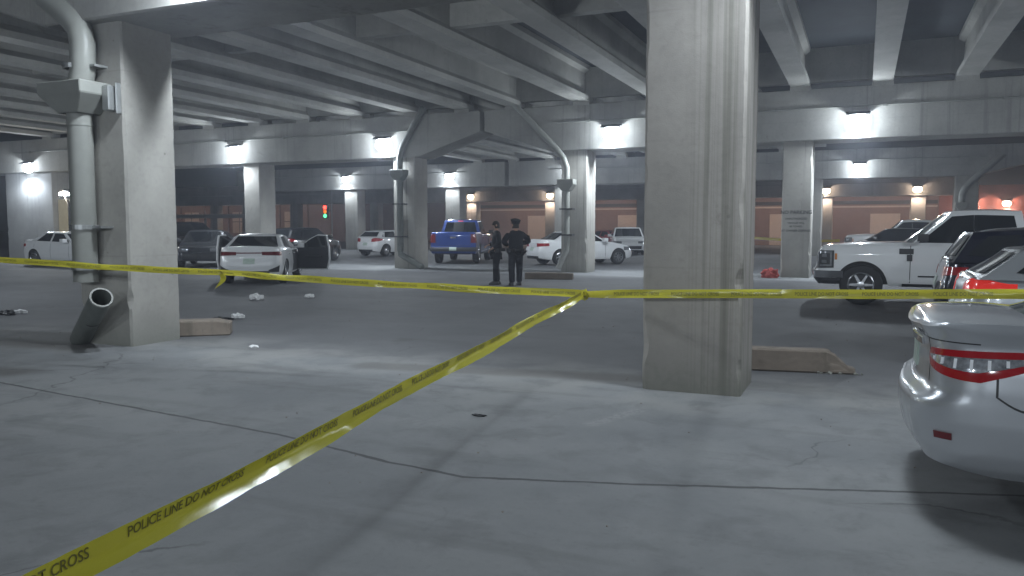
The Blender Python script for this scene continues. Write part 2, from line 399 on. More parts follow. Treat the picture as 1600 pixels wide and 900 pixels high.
def girder_mesh(L, dia):
    mb = MB()
    prof = [(-.28, 0), (.28, 0), (.28, .16), (.11, .33), (.11, .95), (.26, 1.06), (.26, 1.20), (-.26, 1.20), (-.26, 1.06), (-.11, .95), (-.11, .33), (-.28, .16)]
    mb.prism(prof, 'y', 0, L)
    return mb
GIRD = [7.3, 4.95, 2.6, .38, -1.95, -4.25, -6.5, -9.1, -11.7, -13.75, -15.9, -18.4, -21.0, -23.5, -26.0, -28.5, -31.0, -33.6, -36.2]
ORD = ['first', 'second', 'third', 'fourth', 'fifth', 'sixth', 'seventh', 'eighth', 'ninth', 'tenth', 'eleventh']
def make_girders(y0, y1, xs, where):
    proto = None; L = y1 - y0
    for X in xs:
        k = GIRD.index(X); near = X > -12.7
        if near: lab = '%s concrete girder right of the slot between the bridges, %s' % (ORD[8 - k], where)
        else: lab = '%s concrete girder left of the slot between the bridges, %s' % (ORD[k - 9], where)
        g = girder_mesh(L, None).build('bridge_girder', M['girder'], smooth=30)
        g.location = (X, y0, 5.95); tag(g, lab, 'girder', 'overhead girders')
        for yy in (.28, L - .28):
            b = MB(); b.box((-.30, yy - .25, -.13), (.30, yy + .25, -.002)); b.build('bearing', M['girder'], g)
        nx = GIRD[k - 1] if k else None
        if nx is not None and not (X == -13.75):
            b = MB(); b.box((.115, L * .455, .30), (nx - X - .115, L * .455 + .28, 1.15)); b.build('diaphragm', M['girder'], g)
            b = MB(); b.box((.115, L - .42, .12), (nx - X - .115, L - .16, 1.15)); b.build('end_diaphragm', M['girder'], g)
make_girders(8.22, 27.20, GIRD, 'near span')
make_girders(27.50, 48.4, [x for x in GIRD if -24 < x < -3], 'far span')
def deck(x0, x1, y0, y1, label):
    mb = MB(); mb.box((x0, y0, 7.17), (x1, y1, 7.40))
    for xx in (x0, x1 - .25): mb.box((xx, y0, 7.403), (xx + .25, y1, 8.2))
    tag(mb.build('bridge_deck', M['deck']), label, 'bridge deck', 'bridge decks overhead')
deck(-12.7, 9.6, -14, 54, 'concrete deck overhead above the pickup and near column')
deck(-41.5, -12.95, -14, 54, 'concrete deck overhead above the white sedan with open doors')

# ------------------------------------------------------------------ lamps
def wall_lamp(p, out, label, warm=False, power=None, r=.13, glow=.25):
    """flood lamp on a wall face; out = outward unit (0,-1) or (0,1)"""
    rz = 0 if out < 0 else pi
    t = thing('wall_lamp', label, 'lamp', p, rz, 'warm lamps at the back' if warm else 'glaring white floodlights')
    mb = MB(); mb.prism([(0, .25), (0, .29), (-.13, .29), (-.30, .20), (-.30, .17), (-.12, .25)], 'x', -.34, .34); mb.box((-.20, -.03, -.18), (.20, -.002, .248))
    mb.build('housing', M['darksteel'], t, bevel=.008)
    rows = []
    for j in range(7):
        a_ = pi / 2 * j / 6; rows.append([(.31 * cos(a_) ** .6 * (abs(cos(2*pi*k/28)) ** .9) * (1 if cos(2*pi*k/28) > 0 else -1), -.032 - .17 * sin(a_), .0 + .245 * cos(a_) ** .6 * (abs(sin(2*pi*k/28)) ** .9) * (1 if sin(2*pi*k/28) > 0 else -1)) for k in range(28)])
    mb = MB(); mb.grid(rows, closed=True); mb.quad(rows[0])
    mb.build('lens', M['lamp_lens_warm' if warm else 'lamp_lens'], t, smooth=60)
    ld = bpy.data.lights.new('bulb', 'SPOT'); ld.spot_size = R(179); ld.spot_blend = .55; ld.energy = power or (P_WARM if warm else P_COOL); ld.color = WARM if warm else COOL
    ld.shadow_soft_size = r
    lo = bpy.data.objects.new('bulb', ld); COL.objects.link(lo); lo.parent = t; lo.location = (0, -.17, -.32); lo.rotation_euler = (R(-32), 0, 0)
    if glow:
        l2 = bpy.data.lights.new('lens_glow', 'POINT'); l2.energy = ld.energy * glow; l2.color = ld.color; l2.shadow_soft_size = .06
        lo = bpy.data.objects.new('lens_glow', l2); COL.objects.link(lo); lo.parent = t; lo.location = (0, -.29, .02)
    return t
hw = 1.25 / 2
def lampY(b, side): return BENT[b] + side * (hw + .002)
for X, z, l in [(-7.3, 5.05, 'floodlight high on the nearest beam, cut by the top of the photo'), (-.2, 5.0, 'floodlight on the nearest beam over the streaked column')]:
    wall_lamp((X, lampY(0, -1), z), -1, l, power=430 if X < -5 else 760, r=.15 if X < -5 else .5, glow=.2)
cap(-41.5, -13.02, BENT[0], 'nearest cap beam of the far bridge, out past the drainpipe')
for X, l in [(-19.5, 'added unseen floodlight on the back of the nearest far bridge beam, first'), (-27.5, 'added unseen floodlight on the back of the nearest far bridge beam, second'), (-35, 'added unseen floodlight on the back of the nearest far bridge beam, third')]:  # unseen lamps added to brighten the coupe and the open sedan
    wall_lamp((X, lampY(0, 1), 5.0), 1, l)
for X, l in [(-7.3, 'floodlight on the back of the nearest beam near the drainpipe column'), (8.6, 'added unseen floodlight on the back of the nearest beam facing the white pickup')]:  # the lamp facing the pickup is unseen, added to light pickup and hatchback
    wall_lamp((X, lampY(0, 1), 5.05), 1, l, power=460 if X < 0 else 1300, r=.06, glow=.15)
for X, l in [(-37.6, 'bluish floodlight low on the broad pier wall'), (-24.54, 'floodlight above the lit column behind the white sedan'), (-17.18, 'floodlight beside the dark downpipe'),
             (-7.99, 'floodlight over the pale parked cars, left of the streaked column'), (-.27, 'biggest floodlight over the white pickup bonnet'), (7.3, 'floodlight over the white pickup rear')]:
    wall_lamp((X, lampY(1, -1), 4.80 if X > -30 else 4.5), -1, l)
for X, l in [(-24.54, 'back floodlight behind the lit column'), (-17.18, 'back floodlight behind the dark downpipe column'), (-7.99, 'back floodlight behind the pale downpipe column'), (-.27, 'back floodlight behind the stencilled column')]:
    wall_lamp((X, lampY(1, 1), 4.72), 1, l)
for X, l in [(-34.0, 'smaller floodlight on the slim column left of the white hatchback'), (-25.63, 'smaller floodlight above the column behind the blue pickup'), (-17.0, 'smaller floodlight behind the pale downpipe column'),
             (-9.0, 'smaller floodlight behind the streaked column'), (-.33, 'lower smaller floodlight right of the stencilled column')]:
    wall_lamp((X, lampY(2, -1), 5.0 if X < -1 else 4.86), -1, l)
# thin haze volume added to give the lamps a glow and lift the darks
mb = MB(); mb.box((-88, -16, -1.0), (36, 112, 11))
m, t_, b_ = newmat('glow_haze'); out_ = t_.nodes['Material Output']; t_.nodes.remove(b_)
pv = t_.nodes.new('ShaderNodeVolumePrincipled'); pv.inputs['Color'].default_value = (.80, .86, 1, 1); pv.inputs['Density'].default_value = .0026; pv.inputs['Anisotropy'].default_value = .62
t_.links.new(pv.outputs[0], out_.inputs['Volume'])
tag(mb.build('haze', m), kind='stuff')
# lamps of the row behind the camera
for X, l in [(-9, 'floodlight on the row behind the viewer, first'), (-1.5, 'floodlight on the row behind the viewer, second'), (6, 'floodlight on the row behind the viewer, third')]:
    wall_lamp((X, -11.0, 4.72), 1, l, power=1500, r=.5, glow=0)
cap(-12.7, 9.5, -11.64, 'cap beam on the row of columns behind the viewer')

# ------------------------------------------------------------------ back row, buildings
Y4 = 68.6
for X, l in [(-34.1, 'orange-lit column under the first warm lamp, behind the blue pickup'), (-26.1, 'orange-lit column half hidden by the pale downpipe column'), (-17.6, 'back row column behind the downpipe'),
             (-10.4, 'back row column behind the white crossover'), (-2.85, 'orange-lit column right of the stencilled column'), (3.7, 'orange-lit column above the white pickup bonnet')]:
    column(X, Y4, l, w=1.05, d=.9, group='back row columns', top=4.0)
o = cap(-41, 6.2, Y4, 'brown lit beam of the back row under the warm lamps', w=1.2, zb=4.0, zt=6.0)
for X, l in [(-34.1, 'warm lamp above the orange column behind the blue pickup'), (-26.1, 'warm lamp half hidden by the pale downpipe column'), (-2.85, 'warm lamp beside the stencilled column'), (3.6, 'warm lamp above the white pickup windscreen')]:
    wall_lamp((X, Y4 - .602, 4.45), -1, l, warm=True)
for X, l in [(-31, 'added unseen warm lamp on the rear of the back row beam, first'), (-22, 'added unseen warm lamp on the rear of the back row beam, second'), (-13, 'added unseen warm lamp on the rear of the back row beam, third'), (-5, 'added unseen warm lamp on the rear of the back row beam, fourth'), (2, 'added unseen warm lamp on the rear of the back row beam, fifth')]:  # hidden lamps added behind the beam to brighten the brick wall
    wall_lamp((X, Y4 + .602, 4.5), 1, l, warm=True, power=290)
# brick building
YB = 75.0
bt = thing('brick_building', 'low red brick building across the back with pale boarded openings', 'building', (-10, YB, 0))
mb = MB(); mb.box((-27, 0, 0), (15.6, 8, 6.4)); mb.build('wall', M['brick_brown'], bt)
mb = MB(); mb.box((15.605, -.02, 0), (34, 8, 5.0)); mb.build('wall', M['brick'], bt)
mb = MB(); mb.box((-27, -.18, 3.55), (15.5, -.003, 3.85)); mb.build('ledge', M['trimmetal'], bt, bevel=.01)
mb = MB(); mb.box((-27, -.10, 3.28), (15.5, -.003, 3.42)); mb.build('rail', M['panel'], bt)
for X in (-30.0, -20.6, -6.6, 1.6):
    b = MB(); b.box((X + 10 - 1.15, -.06, 0), (X + 10 + 1.15, -.004, 2.75)); pn = b.build('boarded_door', M['panel'], bt)
    b = MB()
    for (a0, a1, z0, z1) in ((-1.4, -1.16, 0, 3.0), (1.16, 1.4, 0, 3.0), (-1.15, 1.15, 2.76, 3.0)): b.box((X + 10 + a0, -.09, z0), (X + 10 + a1, -.005, z1))
    b.build('frame', M['brick_brown'], pn)
for X, l in [(8.1, 'white wall lamp on the red brick wall by the far downpipe'), (10.4, 'white wall lamp on the red brick wall at the picture edge')]:
    t = wall_lamp((X, YB - .03, 3.5), -1, l, warm=True, power=800)
bt = thing('brick_building', 'dim reddish brick wall continuing behind the traffic light and open white sedan', 'building', (-64, YB, 0))
mb = MB(); mb.box((-26, 0, 0), (26.99, 8, 6.4)); mb.build('wall', M['brick_brown'], bt)
for X in (-22, -18.2, -14.4, -10.6, -6.8, -3, 1, 5):
    mb = MB(); mb.box((X, -.22, 0), (X + .6, -.004, 6.2)); mb.build('pilaster', M['brick_brown'], bt)
for X in (-21.2, -13.6, -6, 1.8):
    mb = MB(); mb.box((X + .4, -.08, .9), (X + 2.6, -.005, 3.4)); w_ = mb.build('window', M['panel'], bt)
    mb = MB(); mb.box((X + 1.46, -.11, .9), (X + 1.54, -.082, 3.4)); mb.box((X + .4, -.11, 2.2), (X + 1.455, -.082, 2.28)); mb.box((X + 1.545, -.11, 2.2), (X + 2.6, -.082, 2.28)); mb.build('muntin', M['trimmetal'], w_)
cap(-90, -41.3, Y4, 'dim beam of the back row behind the open white sedan', w=1.2, zb=4.0, zt=6.0)
for X, l in [(-45, 'back row column in the dark bay left of the white hatchback'), (-55, 'back row column right of the traffic light'), (-61.5, 'back row column left of the traffic light'), (-66, 'back row column behind the open white sedan roof'), (-77, 'back row column by the drainpipe column')]:
    column(X, Y4, l, w=1.0, d=.9, group='back row columns', top=4.0)
for X, pw, l in [(-80, 150, 'first'), (-72, 150, 'second'), (-63, 130, 'third'), (-57, 90, 'fourth')]:  # hidden lamps added to lift the dark wall on the left
    wall_lamp((X, Y4 + .602, 4.5), 1, 'added unseen warm lamp on the rear of the dim back row beam, %s along' % l, warm=True, power=pw)

# ------------------------------------------------------------------ vehicles
def interp(tab, x):
    if x <= tab[0][0]: return tab[0][1]
    for (a, fa), (b, fb) in zip(tab, tab[1:]):
        if x <= b:
            t = (x - a) / (b - a); return fa + (fb - fa) * t
    return tab[-1][1]
def sinterp(tab, x):
    """monotone-ish smooth interpolation (cubic Hermite)"""
    n = len(tab)
    if x <= tab[0][0]: return tab[0][1]
    if x >= tab[-1][0]: return tab[-1][1]
    for i in range(n - 1):
        if x <= tab[i + 1][0]: break
    def sl(k):
        if k == 0 or k == n - 1: return 0 if False else (tab[min(k + 1, n - 1)][1] - tab[max(k - 1, 0)][1]) / (tab[min(k + 1, n - 1)][0] - tab[max(k - 1, 0)][0])
        a = (tab[k][1] - tab[k - 1][1]) / (tab[k][0] - tab[k - 1][0]); b = (tab[k + 1][1] - tab[k][1]) / (tab[k + 1][0] - tab[k][0])
        return 0 if a * b <= 0 else 2 * a * b / (a + b)
    h = tab[i + 1][0] - tab[i][0]; t = (x - tab[i][0]) / h
    p0, p1, m0, m1 = tab[i][1], tab[i + 1][1], sl(i) * h, sl(i + 1) * h
    return (2*t**3 - 3*t**2 + 1) * p0 + (t**3 - 2*t**2 + t) * m0 + (-2*t**3 + 3*t**2) * p1 + (t**3 - t**2) * m1

class Shell:
    """lower body of a vehicle: rounded plan outline, profile of insets by height, top line by length"""
    def __init__(s, L, W, top, sill, wheels, wr, rear_in, front_in, side_in, rr=.42, rf=.5, bow_r=.10, bow_f=.16, crown=.03, res=90, nz=15, topfun=None, tap_r=.04, tap_f=.05, arch=.05):
        s.__dict__.update(dict(L=L, W=W, top=top, sill=sill, wheels=wheels, wr=wr, rin=rear_in, fin=front_in, sin_=side_in, crown=crown, nz=nz, topfun=topfun, ra=wr + arch))
        hw_ = W / 2; pts = []
        def rear(t):  # t 0..1 across to the corner start
            y = t * (hw_ - rr - tap_r); return (-L / 2 + bow_r * (y / hw_) ** 2, y)
        for k in range(9): pts.append(rear(k / 8))
        xa, ya = pts[-1]; xe, ye = -L / 2 + rr * 1.35, hw_ - tap_r
        for k in range(1, 15):
            a = k / 14 * pi / 2; e = .80
            pts.append((xa + (xe - xa) * (1 - cos(a) ** e), ya + (ye - ya) * sin(a) ** e))
        xf0 = L / 2 - rf * 1.35
        for k in range(1, res):
            t = k / res; x = xe + (xf0 - xe) * t
            y = hw_ - tap_r * max(0, 1 - t * 3) ** 2 - tap_f * max(0, t * 3 - 2) ** 2
            pts.append((x, y))
        xb, yb = L / 2 - bow_f * ((hw_ - rf - tap_f) / hw_) ** 2, hw_ - rf - tap_f
        ys = hw_ - tap_f
        for k in range(0, 15):
            a = k / 14 * pi / 2; e = .85
            pts.append((xf0 + (xb - xf0) * sin(a) ** e, yb + (ys - yb) * cos(a) ** e))
        for k in range(7, -1, -1):
            y = k / 8 * (hw_ - rf - tap_f); pts.append((L / 2 - bow_f * (y / hw_) ** 2, y))
        s.p = pts; n = len(pts); s.n = n; s.nrm = []; s.s = [0]
        for i in range(n):
            a = pts[max(0, i - 1)]; b = pts[min(n - 1, i + 1)]; dx, dy = b[0] - a[0], b[1] - a[1]; l = sqrt(dx * dx + dy * dy) or 1
            nx, ny = -dy / l, dx / l
            if i == 0: nx, ny = -1, 0
            if i == n - 1: nx, ny = 1, 0
            s.nrm.append((nx, ny))
            if i: s.s.append(s.s[-1] + sqrt((pts[i][0] - pts[i-1][0]) ** 2 + (pts[i][1] - pts[i-1][1]) ** 2))
        s.len = s.s[-1]
    def ztop(s, x): return sinterp(s.top, x)
    def inset(s, nx, ny, x, z):
        zn = (z - s.sill) / max(.05, s.ztop(x) - s.sill)
        e = interp(s.rin, zn) if nx < 0 else interp(s.fin, zn)
        return nx * nx * e + ny * ny * interp(s.sin_, zn)
    def at(s, q, z, side=1, off=0.0):
        """q = metres along the outline from the rear centre"""
        q = min(max(q, 0), s.len); i = 0
        lo, hi = 0, s.n - 1
        while hi - lo > 1:
            m = (lo + hi) // 2
            if s.s[m] <= q: lo = m
            else: hi = m
        t = (q - s.s[lo]) / max(1e-9, s.s[hi] - s.s[lo])
        x = s.p[lo][0] * (1 - t) + s.p[hi][0] * t; y = s.p[lo][1] * (1 - t) + s.p[hi][1] * t
        nx = s.nrm[lo][0] * (1 - t) + s.nrm[hi][0] * t; ny = s.nrm[lo][1] * (1 - t) + s.nrm[hi][1] * t
        d = s.inset(nx, ny, x, z) - off
        return Vector((x - nx * d, side * (y - ny * d), z))
    def q_of_x(s, x):
        for i in range(s.n):
            if s.p[i][0] >= x: return s.s[i]
        return s.len
    def zlow(s, x):
        z = s.sill
        for xw in s.wheels:
            d = abs(x - xw)
            if d < s.ra: z = max(z, s.wr + sqrt(s.ra ** 2 - d * d))
        # bumpers lift slightly at the ends
        e = max(0, abs(x) - (s.L / 2 - .5)); return max(z, s.sill + e * .14)
    def mesh(s, mb, mi=0):
        for side in (1, -1):
            rows = []
            for i in range(s.n):
                x = s.p[i][0]; zl = s.zlow(x); zt = s.ztop(x); r = []
                for k in range(s.nz + 1):
                    c = k / s.nz; c = c if k < s.nz else 1
                    z = zl + (zt - zl) * c
                    r.append(s.at(s.s[i], z, side))
                rows.append(r)
            mb.grid(rows, mi, flip=side < 0)
        ys = [-1, -.97, -.9, -.8, -.6, -.35, 0, .35, .6, .8, .9, .97, 1]
        rows = []
        for i in range(s.n):
            x = s.p[i][0]; zt = s.ztop(x); e = s.at(s.s[i], zt, 1)
            r = []
            for yn in ys:
                z = zt + s.crown * (1 - yn * yn) * min(1, e.y * 2)
                if s.topfun: z = s.topfun(e.x, yn, z)
                r.append(Vector((e.x, yn * e.y, z)))
            rows.append(r)
        mb.grid(rows, mi)
    def patch(s, mb, q0, q1, zlo, zhi, side=1, off=.008, n=10, m=4, mi=0, thick=True):
        f0 = zlo if callable(zlo) else (lambda t: zlo); f1 = zhi if callable(zhi) else (lambda t: zhi)
        rows = []
        for i in range(n + 1):
            t = i / n; q = q0 + (q1 - q0) * t; a, b = f0(t), f1(t)
            r = []
            r.append(s.at(q, a, side, -.01))
            for k in range(m + 1): r.append(s.at(q, a + (b - a) * k / m, side, off))
            r.append(s.at(q, b, side, -.01))
            rows.append(r)
        # closed rim at both ends
        e0 = [s.at(q0, f0(0) + (f1(0) - f0(0)) * min(max((k - 1) / m, 0), 1), side, -.01) for k in range(m + 3)]
        e1 = [s.at(q1, f0(1) + (f1(1) - f0(1)) * min(max((k - 1) / m, 0), 1), side, -.01) for k in range(m + 3)]
        mb.grid([e0] + rows + [e1], mi)

class House:
    """greenhouse: cabin above the belt"""
    def __init__(s, xC, xc, xa, xA, zb, roof, wb, wr, bow_f=.12, bow_r=.10, bow_ft=.05, bow_rt=.05, tuck=.10):
        s.__dict__.update(dict(xC=xC, xc=xc, xa=xa, xA=xA, zb=zb, roof=roof, wb=wb, wr=wr, bf=bow_f, br=bow_r, bft=bow_ft, brt=bow_rt, tuck=tuck))
    def ends(s, t):
        return s.xC + (s.xc - s.xC) * t, s.xA + (s.xa - s.xA) * t
    def hw(s, t): 
        w = s.wb + (s.wr - s.wb) * t
        return w - .04 * max(0, (t - .86) / .14) ** 2
    def z(s, x, t): return s.zb(x) + (s.roof(x) - s.zb(x)) * t
    def side(s, x, t, sg, off=0.0):
        r, f = s.ends(t)
        return Vector((x, sg * (s.hw(t) + off), s.z(x, t)))
    def front(s, yn, t, off=0.0):
        r, f = s.ends(t); b = s.bf + (s.bft - s.bf) * t
        x = f - b * abs(yn) ** 2.2; return Vector((x + off, yn * s.hw(t), s.z(x, t) + off * .6))
    def rear(s, yn, t, off=0.0):
        r, f = s.ends(t); b = s.br + (s.brt - s.br) * t
        x = r + b * abs(yn) ** 2.2; return Vector((x - off, yn * s.hw(t), s.z(x, t) + off * .6))
    def mesh(s, mb, mi=0):
        ts = [0, .15, .3, .5, .7, .84, .91, .96, 1.0]; NY = [-1, -.9, -.7, -.45, -.2, 0, .2, .45, .7, .9, 1]; NX = 20
        rows = []
        for t in ts:
            row = []
            for yn in NY: row.append(s.front(yn, t))
            a = s.front(1, t); b = s.rear(1, t)
            for k in range(1, NX): 
                x = a.x + (b.x - a.x) * k / NX; row.append(s.side(x, t, 1))
            for yn in NY[::-1]: row.append(s.rear(yn, t))
            a = s.rear(-1, t); b = s.front(-1, t)
            for k in range(1, NX):
                x = a.x + (b.x - a.x) * k / NX; row.append(s.side(x, t, -1))
            rows.append(row)
        mb.grid(rows, mi, closed=True)
        # roof
        R0 = rows[-1]; n = len(NY); left = R0[n:n + NX - 1]; right = R0[2 * n + NX - 1:][::-1]
        fr = R0[:n]; rr_ = R0[n + NX - 1:2 * n + NX - 1][::-1]
        g = [fr] + [[Vector((l.x, l.y * yn, 0)) for yn in NY] for l in left] + [rr_]
        out = []
        for i, row in enumerate(g):
            o = []
            for j, p in enumerate(row):
                yn = NY[j]; lift = .035 * (1 - yn * yn) * min(1, 6 * i / len(g), 6 * (len(g) - 1 - i) / len(g) + 0)
                z = s.roof(p.x) + lift
                o.append(Vector((p.x, p.y, z)))
            out.append(o)
        mb.grid(out, mi)
    def side_patch(s, mb, quad, sg, off=.008, mi=0, n=8):
        """quad: (x,t) lower rear, lower front, upper front, upper rear"""
        (x0, t0), (x1, t1), (x2, t2), (x3, t3) = quad; rows = []
        for j in range(7):
            v = j / 6; row = []
            for i in range(n + 1):
                u = i / n
                xa_, ta = x0 + (x1 - x0) * u, t0 + (t1 - t0) * u; xb_, tb = x3 + (x2 - x3) * u, t3 + (t2 - t3) * u
                row.append(s.side(xa_ + (xb_ - xa_) * v, ta + (tb - ta) * v, sg, off))
            rows.append(row)
        mb.grid(rows, mi)
    def end_patch(s, mb, which, t0, t1, y0=-.9, y1=.9, off=.008, mi=0):
        fn = s.front if which == 'front' else s.rear; rows = []
        for j in range(7):
            t = t0 + (t1 - t0) * j / 6
            rows.append([fn(y0 + (y1 - y0) * k / 12, t, off) for k in range(13)])
        mb.grid(rows, mi)

def wheel_mesh(r, w, spokes=8, dark=False, parent=None, loc=(0, 0, 0), side=1, rimf=.66):
    mb = MB(); ri = r * rimf
    mb.lathe([(ri, -w/2), (ri + .02, -w/2 - .0), (r - .03, -w/2), (r - .008, -w/2 + .02), (r, -w/2 + .05), (r, w/2 - .05), (r - .008, w/2 - .02), (r - .03, w/2), (ri + .02, w/2), (ri, w/2)], 36)
    t = mb.build('wheel', M['tyre'], parent, smooth=50); t.location = loc
    if side < 0: t.rotation_euler = (0, 0, pi)
    mb = MB(); y = w / 2
    mb.lathe([(ri + .004, -w/2 + .01), (ri + .004, y - .004), (ri - .012, y + .004), (ri - .03, y - .015)], 36); mb.lathe([(ri - .03, y - .015), (ri - .035, y - .08), (.02, y - .085)], 36, 1)
    for k in range(spokes):
        a = 2 * pi * k / spokes; rot = Matrix.Rotation(a, 3, 'Y'); b0 = len(mb.v)
        mb.prism([(.045, -.030), (ri - .02, -.020), (ri - .02, .020), (.045, .030)], 'y', 0, .035)
        for i in range(b0, len(mb.v)): mb.v[i] = tuple(rot @ Vector(mb.v[i]) + Vector((0, y - .05, 0)))
    mb.lathe([(.07, y - .06), (.07, y - .012), (.05, y - .008), (.001, y - .008)], 18)
    mb.build('rim', [M['rimdark' if dark else 'rim'], M['trim']], t, smooth=35)
    return t

def base_vehicle(root, S, paint_, wheel_w=.22, spokes=8, darkrim=False, rimf=.66, track=.0, body_extra=None, house=None):
    mb = MB(); S.mesh(mb)
    if house: house.mesh(mb)
    if body_extra: body_extra(mb)
    body = mb.build('body', paint_, root, smooth=38)
    mb = MB(); mb.box((-S.L/2 + .25, -S.W/2 + .30, S.sill + .02), (S.L/2 - .30, S.W/2 - .30, S.wr * 2 + .08))
    mb.build('underbody', M['trim'], root)
    for xw in S.wheels:
        for sd in (1, -1):
            wheel_mesh(S.wr, wheel_w, spokes, darkrim, root, (xw, sd * (S.W / 2 - wheel_w / 2 - .035 - track), S.wr), sd, rimf)
    return body
def mirror(root, x, y, z, sd, m):
    mb = MB(); mb.tube([(x, sd * (y - .10), z - .05), (x, sd * (y + .06), z - .02)], .025, 8, 1)
    mb.box((x - .09, sd * (y + .13) - .10, z - .06), (x + .10, sd * (y + .13) + .10, z + .09), 0)
    mb.build('mirror', [m, M['trim']], root, smooth=40, bevel=.02, seg=2)

def sedan(label, P, loc, yaw, group='parked cars', L=4.7, W=1.82, Hh=1.45, kind='sedan', pm=None, plate_rear=True, lamp='red_lens', name=None, cat=None, glass='glass', lift=0.0, darkrim=False, doors=True):
    root = thing(name or {'sedan': 'sedan', 'hatch': 'hatchback', 'suv': 'crossover'}[kind], label, cat or ('car' if kind != 'suv' else 'suv'), (loc[0], loc[1], 0), yaw, group)
    hl = L / 2; wr = .33 if kind != 'suv' else .37
    sill = .24 + lift; hood = .70 * Hh if kind == 'suv' else .66 * Hh; belt = .66 * Hh if kind != 'suv' else .64 * Hh
    if kind == 'sedan':
        top = [(-hl, belt + .02), (-hl + .12, belt + .10), (-hl + .75, belt + .10), (-.4, belt + .03), (hl * .42, belt), (hl * .62, belt - .07), (hl - .25, belt - .22), (hl, belt - .34)]
        Hs = House(-hl + .55, -hl + 1.35, .25, hl * .47, lambda x: belt - .02 + .07 * max(0, min(1, (.4 - x) / 2)), lambda x: Hh - .05 - .05 * ((x + .45) / .9) ** 2 * (.9 if x > -.45 else .8), W/2 - .075, W/2 - .30)
        rear_in = [(0, .10), (.12, .05), (.4, 0), (.58, .02), (.66, .07), (.95, .06), (1, .10)]
    elif kind == 'hatch':
        top = [(-hl, belt), (-hl + .1, belt + .06), (-.4, belt + .02), (hl * .40, belt), (hl * .62, belt - .07), (hl - .25, belt - .2), (hl, belt - .34)]
        Hs = House(-hl + .12, -hl + .62, .35, hl * .50, lambda x: belt - .02 + .06 * max(0, min(1, (.4 - x) / 2)), lambda x: Hh - .05 - .05 * ((x + .2) / 1.1) ** 2 * (1 if x > -.2 else .9), W/2 - .075, W/2 - .27)
        rear_in = [(0, .10), (.12, .05), (.4, 0), (.58, .02), (.66, .06), (.95, .10), (1, .13)]
    else:
        top = [(-hl, belt + .04), (-hl + .1, belt + .08), (-.4, belt + .02), (hl * .40, belt + .02), (hl * .62, belt - .02), (hl - .2, belt - .12), (hl, belt - .30)]
        Hs = House(-hl + .10, -hl + .42, .35, hl * .47, lambda x: belt - .02 + .05 * max(0, min(1, (.4 - x) / 2)), lambda x: Hh - .04 - .04 * ((x + .3) / 1.3) ** 2, W/2 - .075, W/2 - .24)
        rear_in = [(0, .10), (.12, .04), (.4, 0), (.58, .02), (.7, .05), (1, .10)]
    S = Shell(L, W, top, sill, (-hl + L * .205, hl - L * .195), wr, rear_in, [(0, .12), (.15, .04), (.5, 0), (.75, .03), (1, .14)],
              [(0, .07), (.10, .03), (.4, .0), (.68, .012), (.9, .035), (1, .075)])
    base_vehicle(root, S, pm, house=Hs, darkrim=darkrim)
    g = M[glass]
    mb = MB(); Hs.end_patch(mb, 'front', .05, .92, -.9, .9); mb.build('windshield', g, root, smooth=60)
    mb = MB(); Hs.end_patch(mb, 'rear', .12 if kind == 'sedan' else .22, .90, -.86, .86); mb.build('rear_window', g, root, smooth=60)
    for sd in (1, -1):
        r0, f0 = Hs.ends(.1); r1, f1 = Hs.ends(.88); xm = (-.35 if kind == 'sedan' else -.3)
        mb = MB(); Hs.side_patch(mb, [(xm + .05, .12), (f0 - .28, .12), (f1 - .14, .86), (xm + .05, .86)], sd); mb.build('side_window', g, root, smooth=60)
        mb = MB(); Hs.side_patch(mb, [(max(r0 + .45, xm - .95), .12), (xm - .05, .12), (xm - .05, .86), (max(r1 + .22, xm - .80), .86)], sd); mb.build('side_window', g, root, smooth=60)
        if kind != 'sedan':
            mb = MB(); Hs.side_patch(mb, [(r0 + .42 if kind == 'hatch' else r0 + .25, .25), (xm - 1.03, .14), (xm - .90, .86), (r1 + .28, .84)], sd); mb.build('quarter_window', g, root, smooth=60)
        zt_ = belt - .02
        mb = MB()
        if kind == 'hatch': S.patch(mb, W/2 - .45, W/2 + .36, lambda t: zt_ - .15 + .10 * t * t, lambda t: zt_ + .02 + .05 * sin(pi * min(1, t * 1.15)), sd)
        elif lamp == 'dark_red': S.patch(mb, W/2 - .55, W/2 + .10, lambda t: zt_ - .10 - .02 * t, lambda t: zt_ - .01 + .01 * t, sd)
        else: S.patch(mb, W/2 - .50, W/2 + .20, lambda t: zt_ - .17 + .04 * t, lambda t: zt_ - .02, sd)
        mb.build('tail_light', M[lamp], root, smooth=50)
        q1 = S.len - (W/2 - .50); q0 = S.len - (W/2 + .35)
        mb = MB(); S.patch(mb, q0, q1, lambda t: belt - .36, lambda t: belt - .20 - .04 * t, sd); mb.build('headlight', M['head_lens'], root, smooth=50)
        mirror(root, f0 - .36, W/2 - .02, belt + .08, sd, pm)
        for xd in (xm - .62, xm + .28):
            qd = S.q_of_x(xd)
            mb = MB(); S.patch(mb, qd, qd + .2, belt - .13, belt - .10, sd, off=.03, n=3, m=2); mb.build('door_handle', pm, root, smooth=50)
        if doors:
            mb = MB()
            for xd in (xm, xm + 1.08, xm - .98):
                qd = S.q_of_x(xd); z0 = max(S.zlow(xd), sill) + .05
                S.patch(mb, qd, qd + .012, z0, belt - .04, sd, off=.002, n=1, m=8)
            mb.build('door_gap', M['trim'], root)
    mb = MB()
    for sd in (1, -1): S.patch(mb, 0, W/2 - .35, sill + .03, sill + .15, sd)
    mb.build('lower_bumper', M['trim'], root, smooth=50)
    mb = MB()
    for sd in (1, -1): S.patch(mb, S.len - (W/2 - .30), S.len, sill + .12, sill + .30, sd)
    mb.build('grille', M['trim'], root, smooth=50)
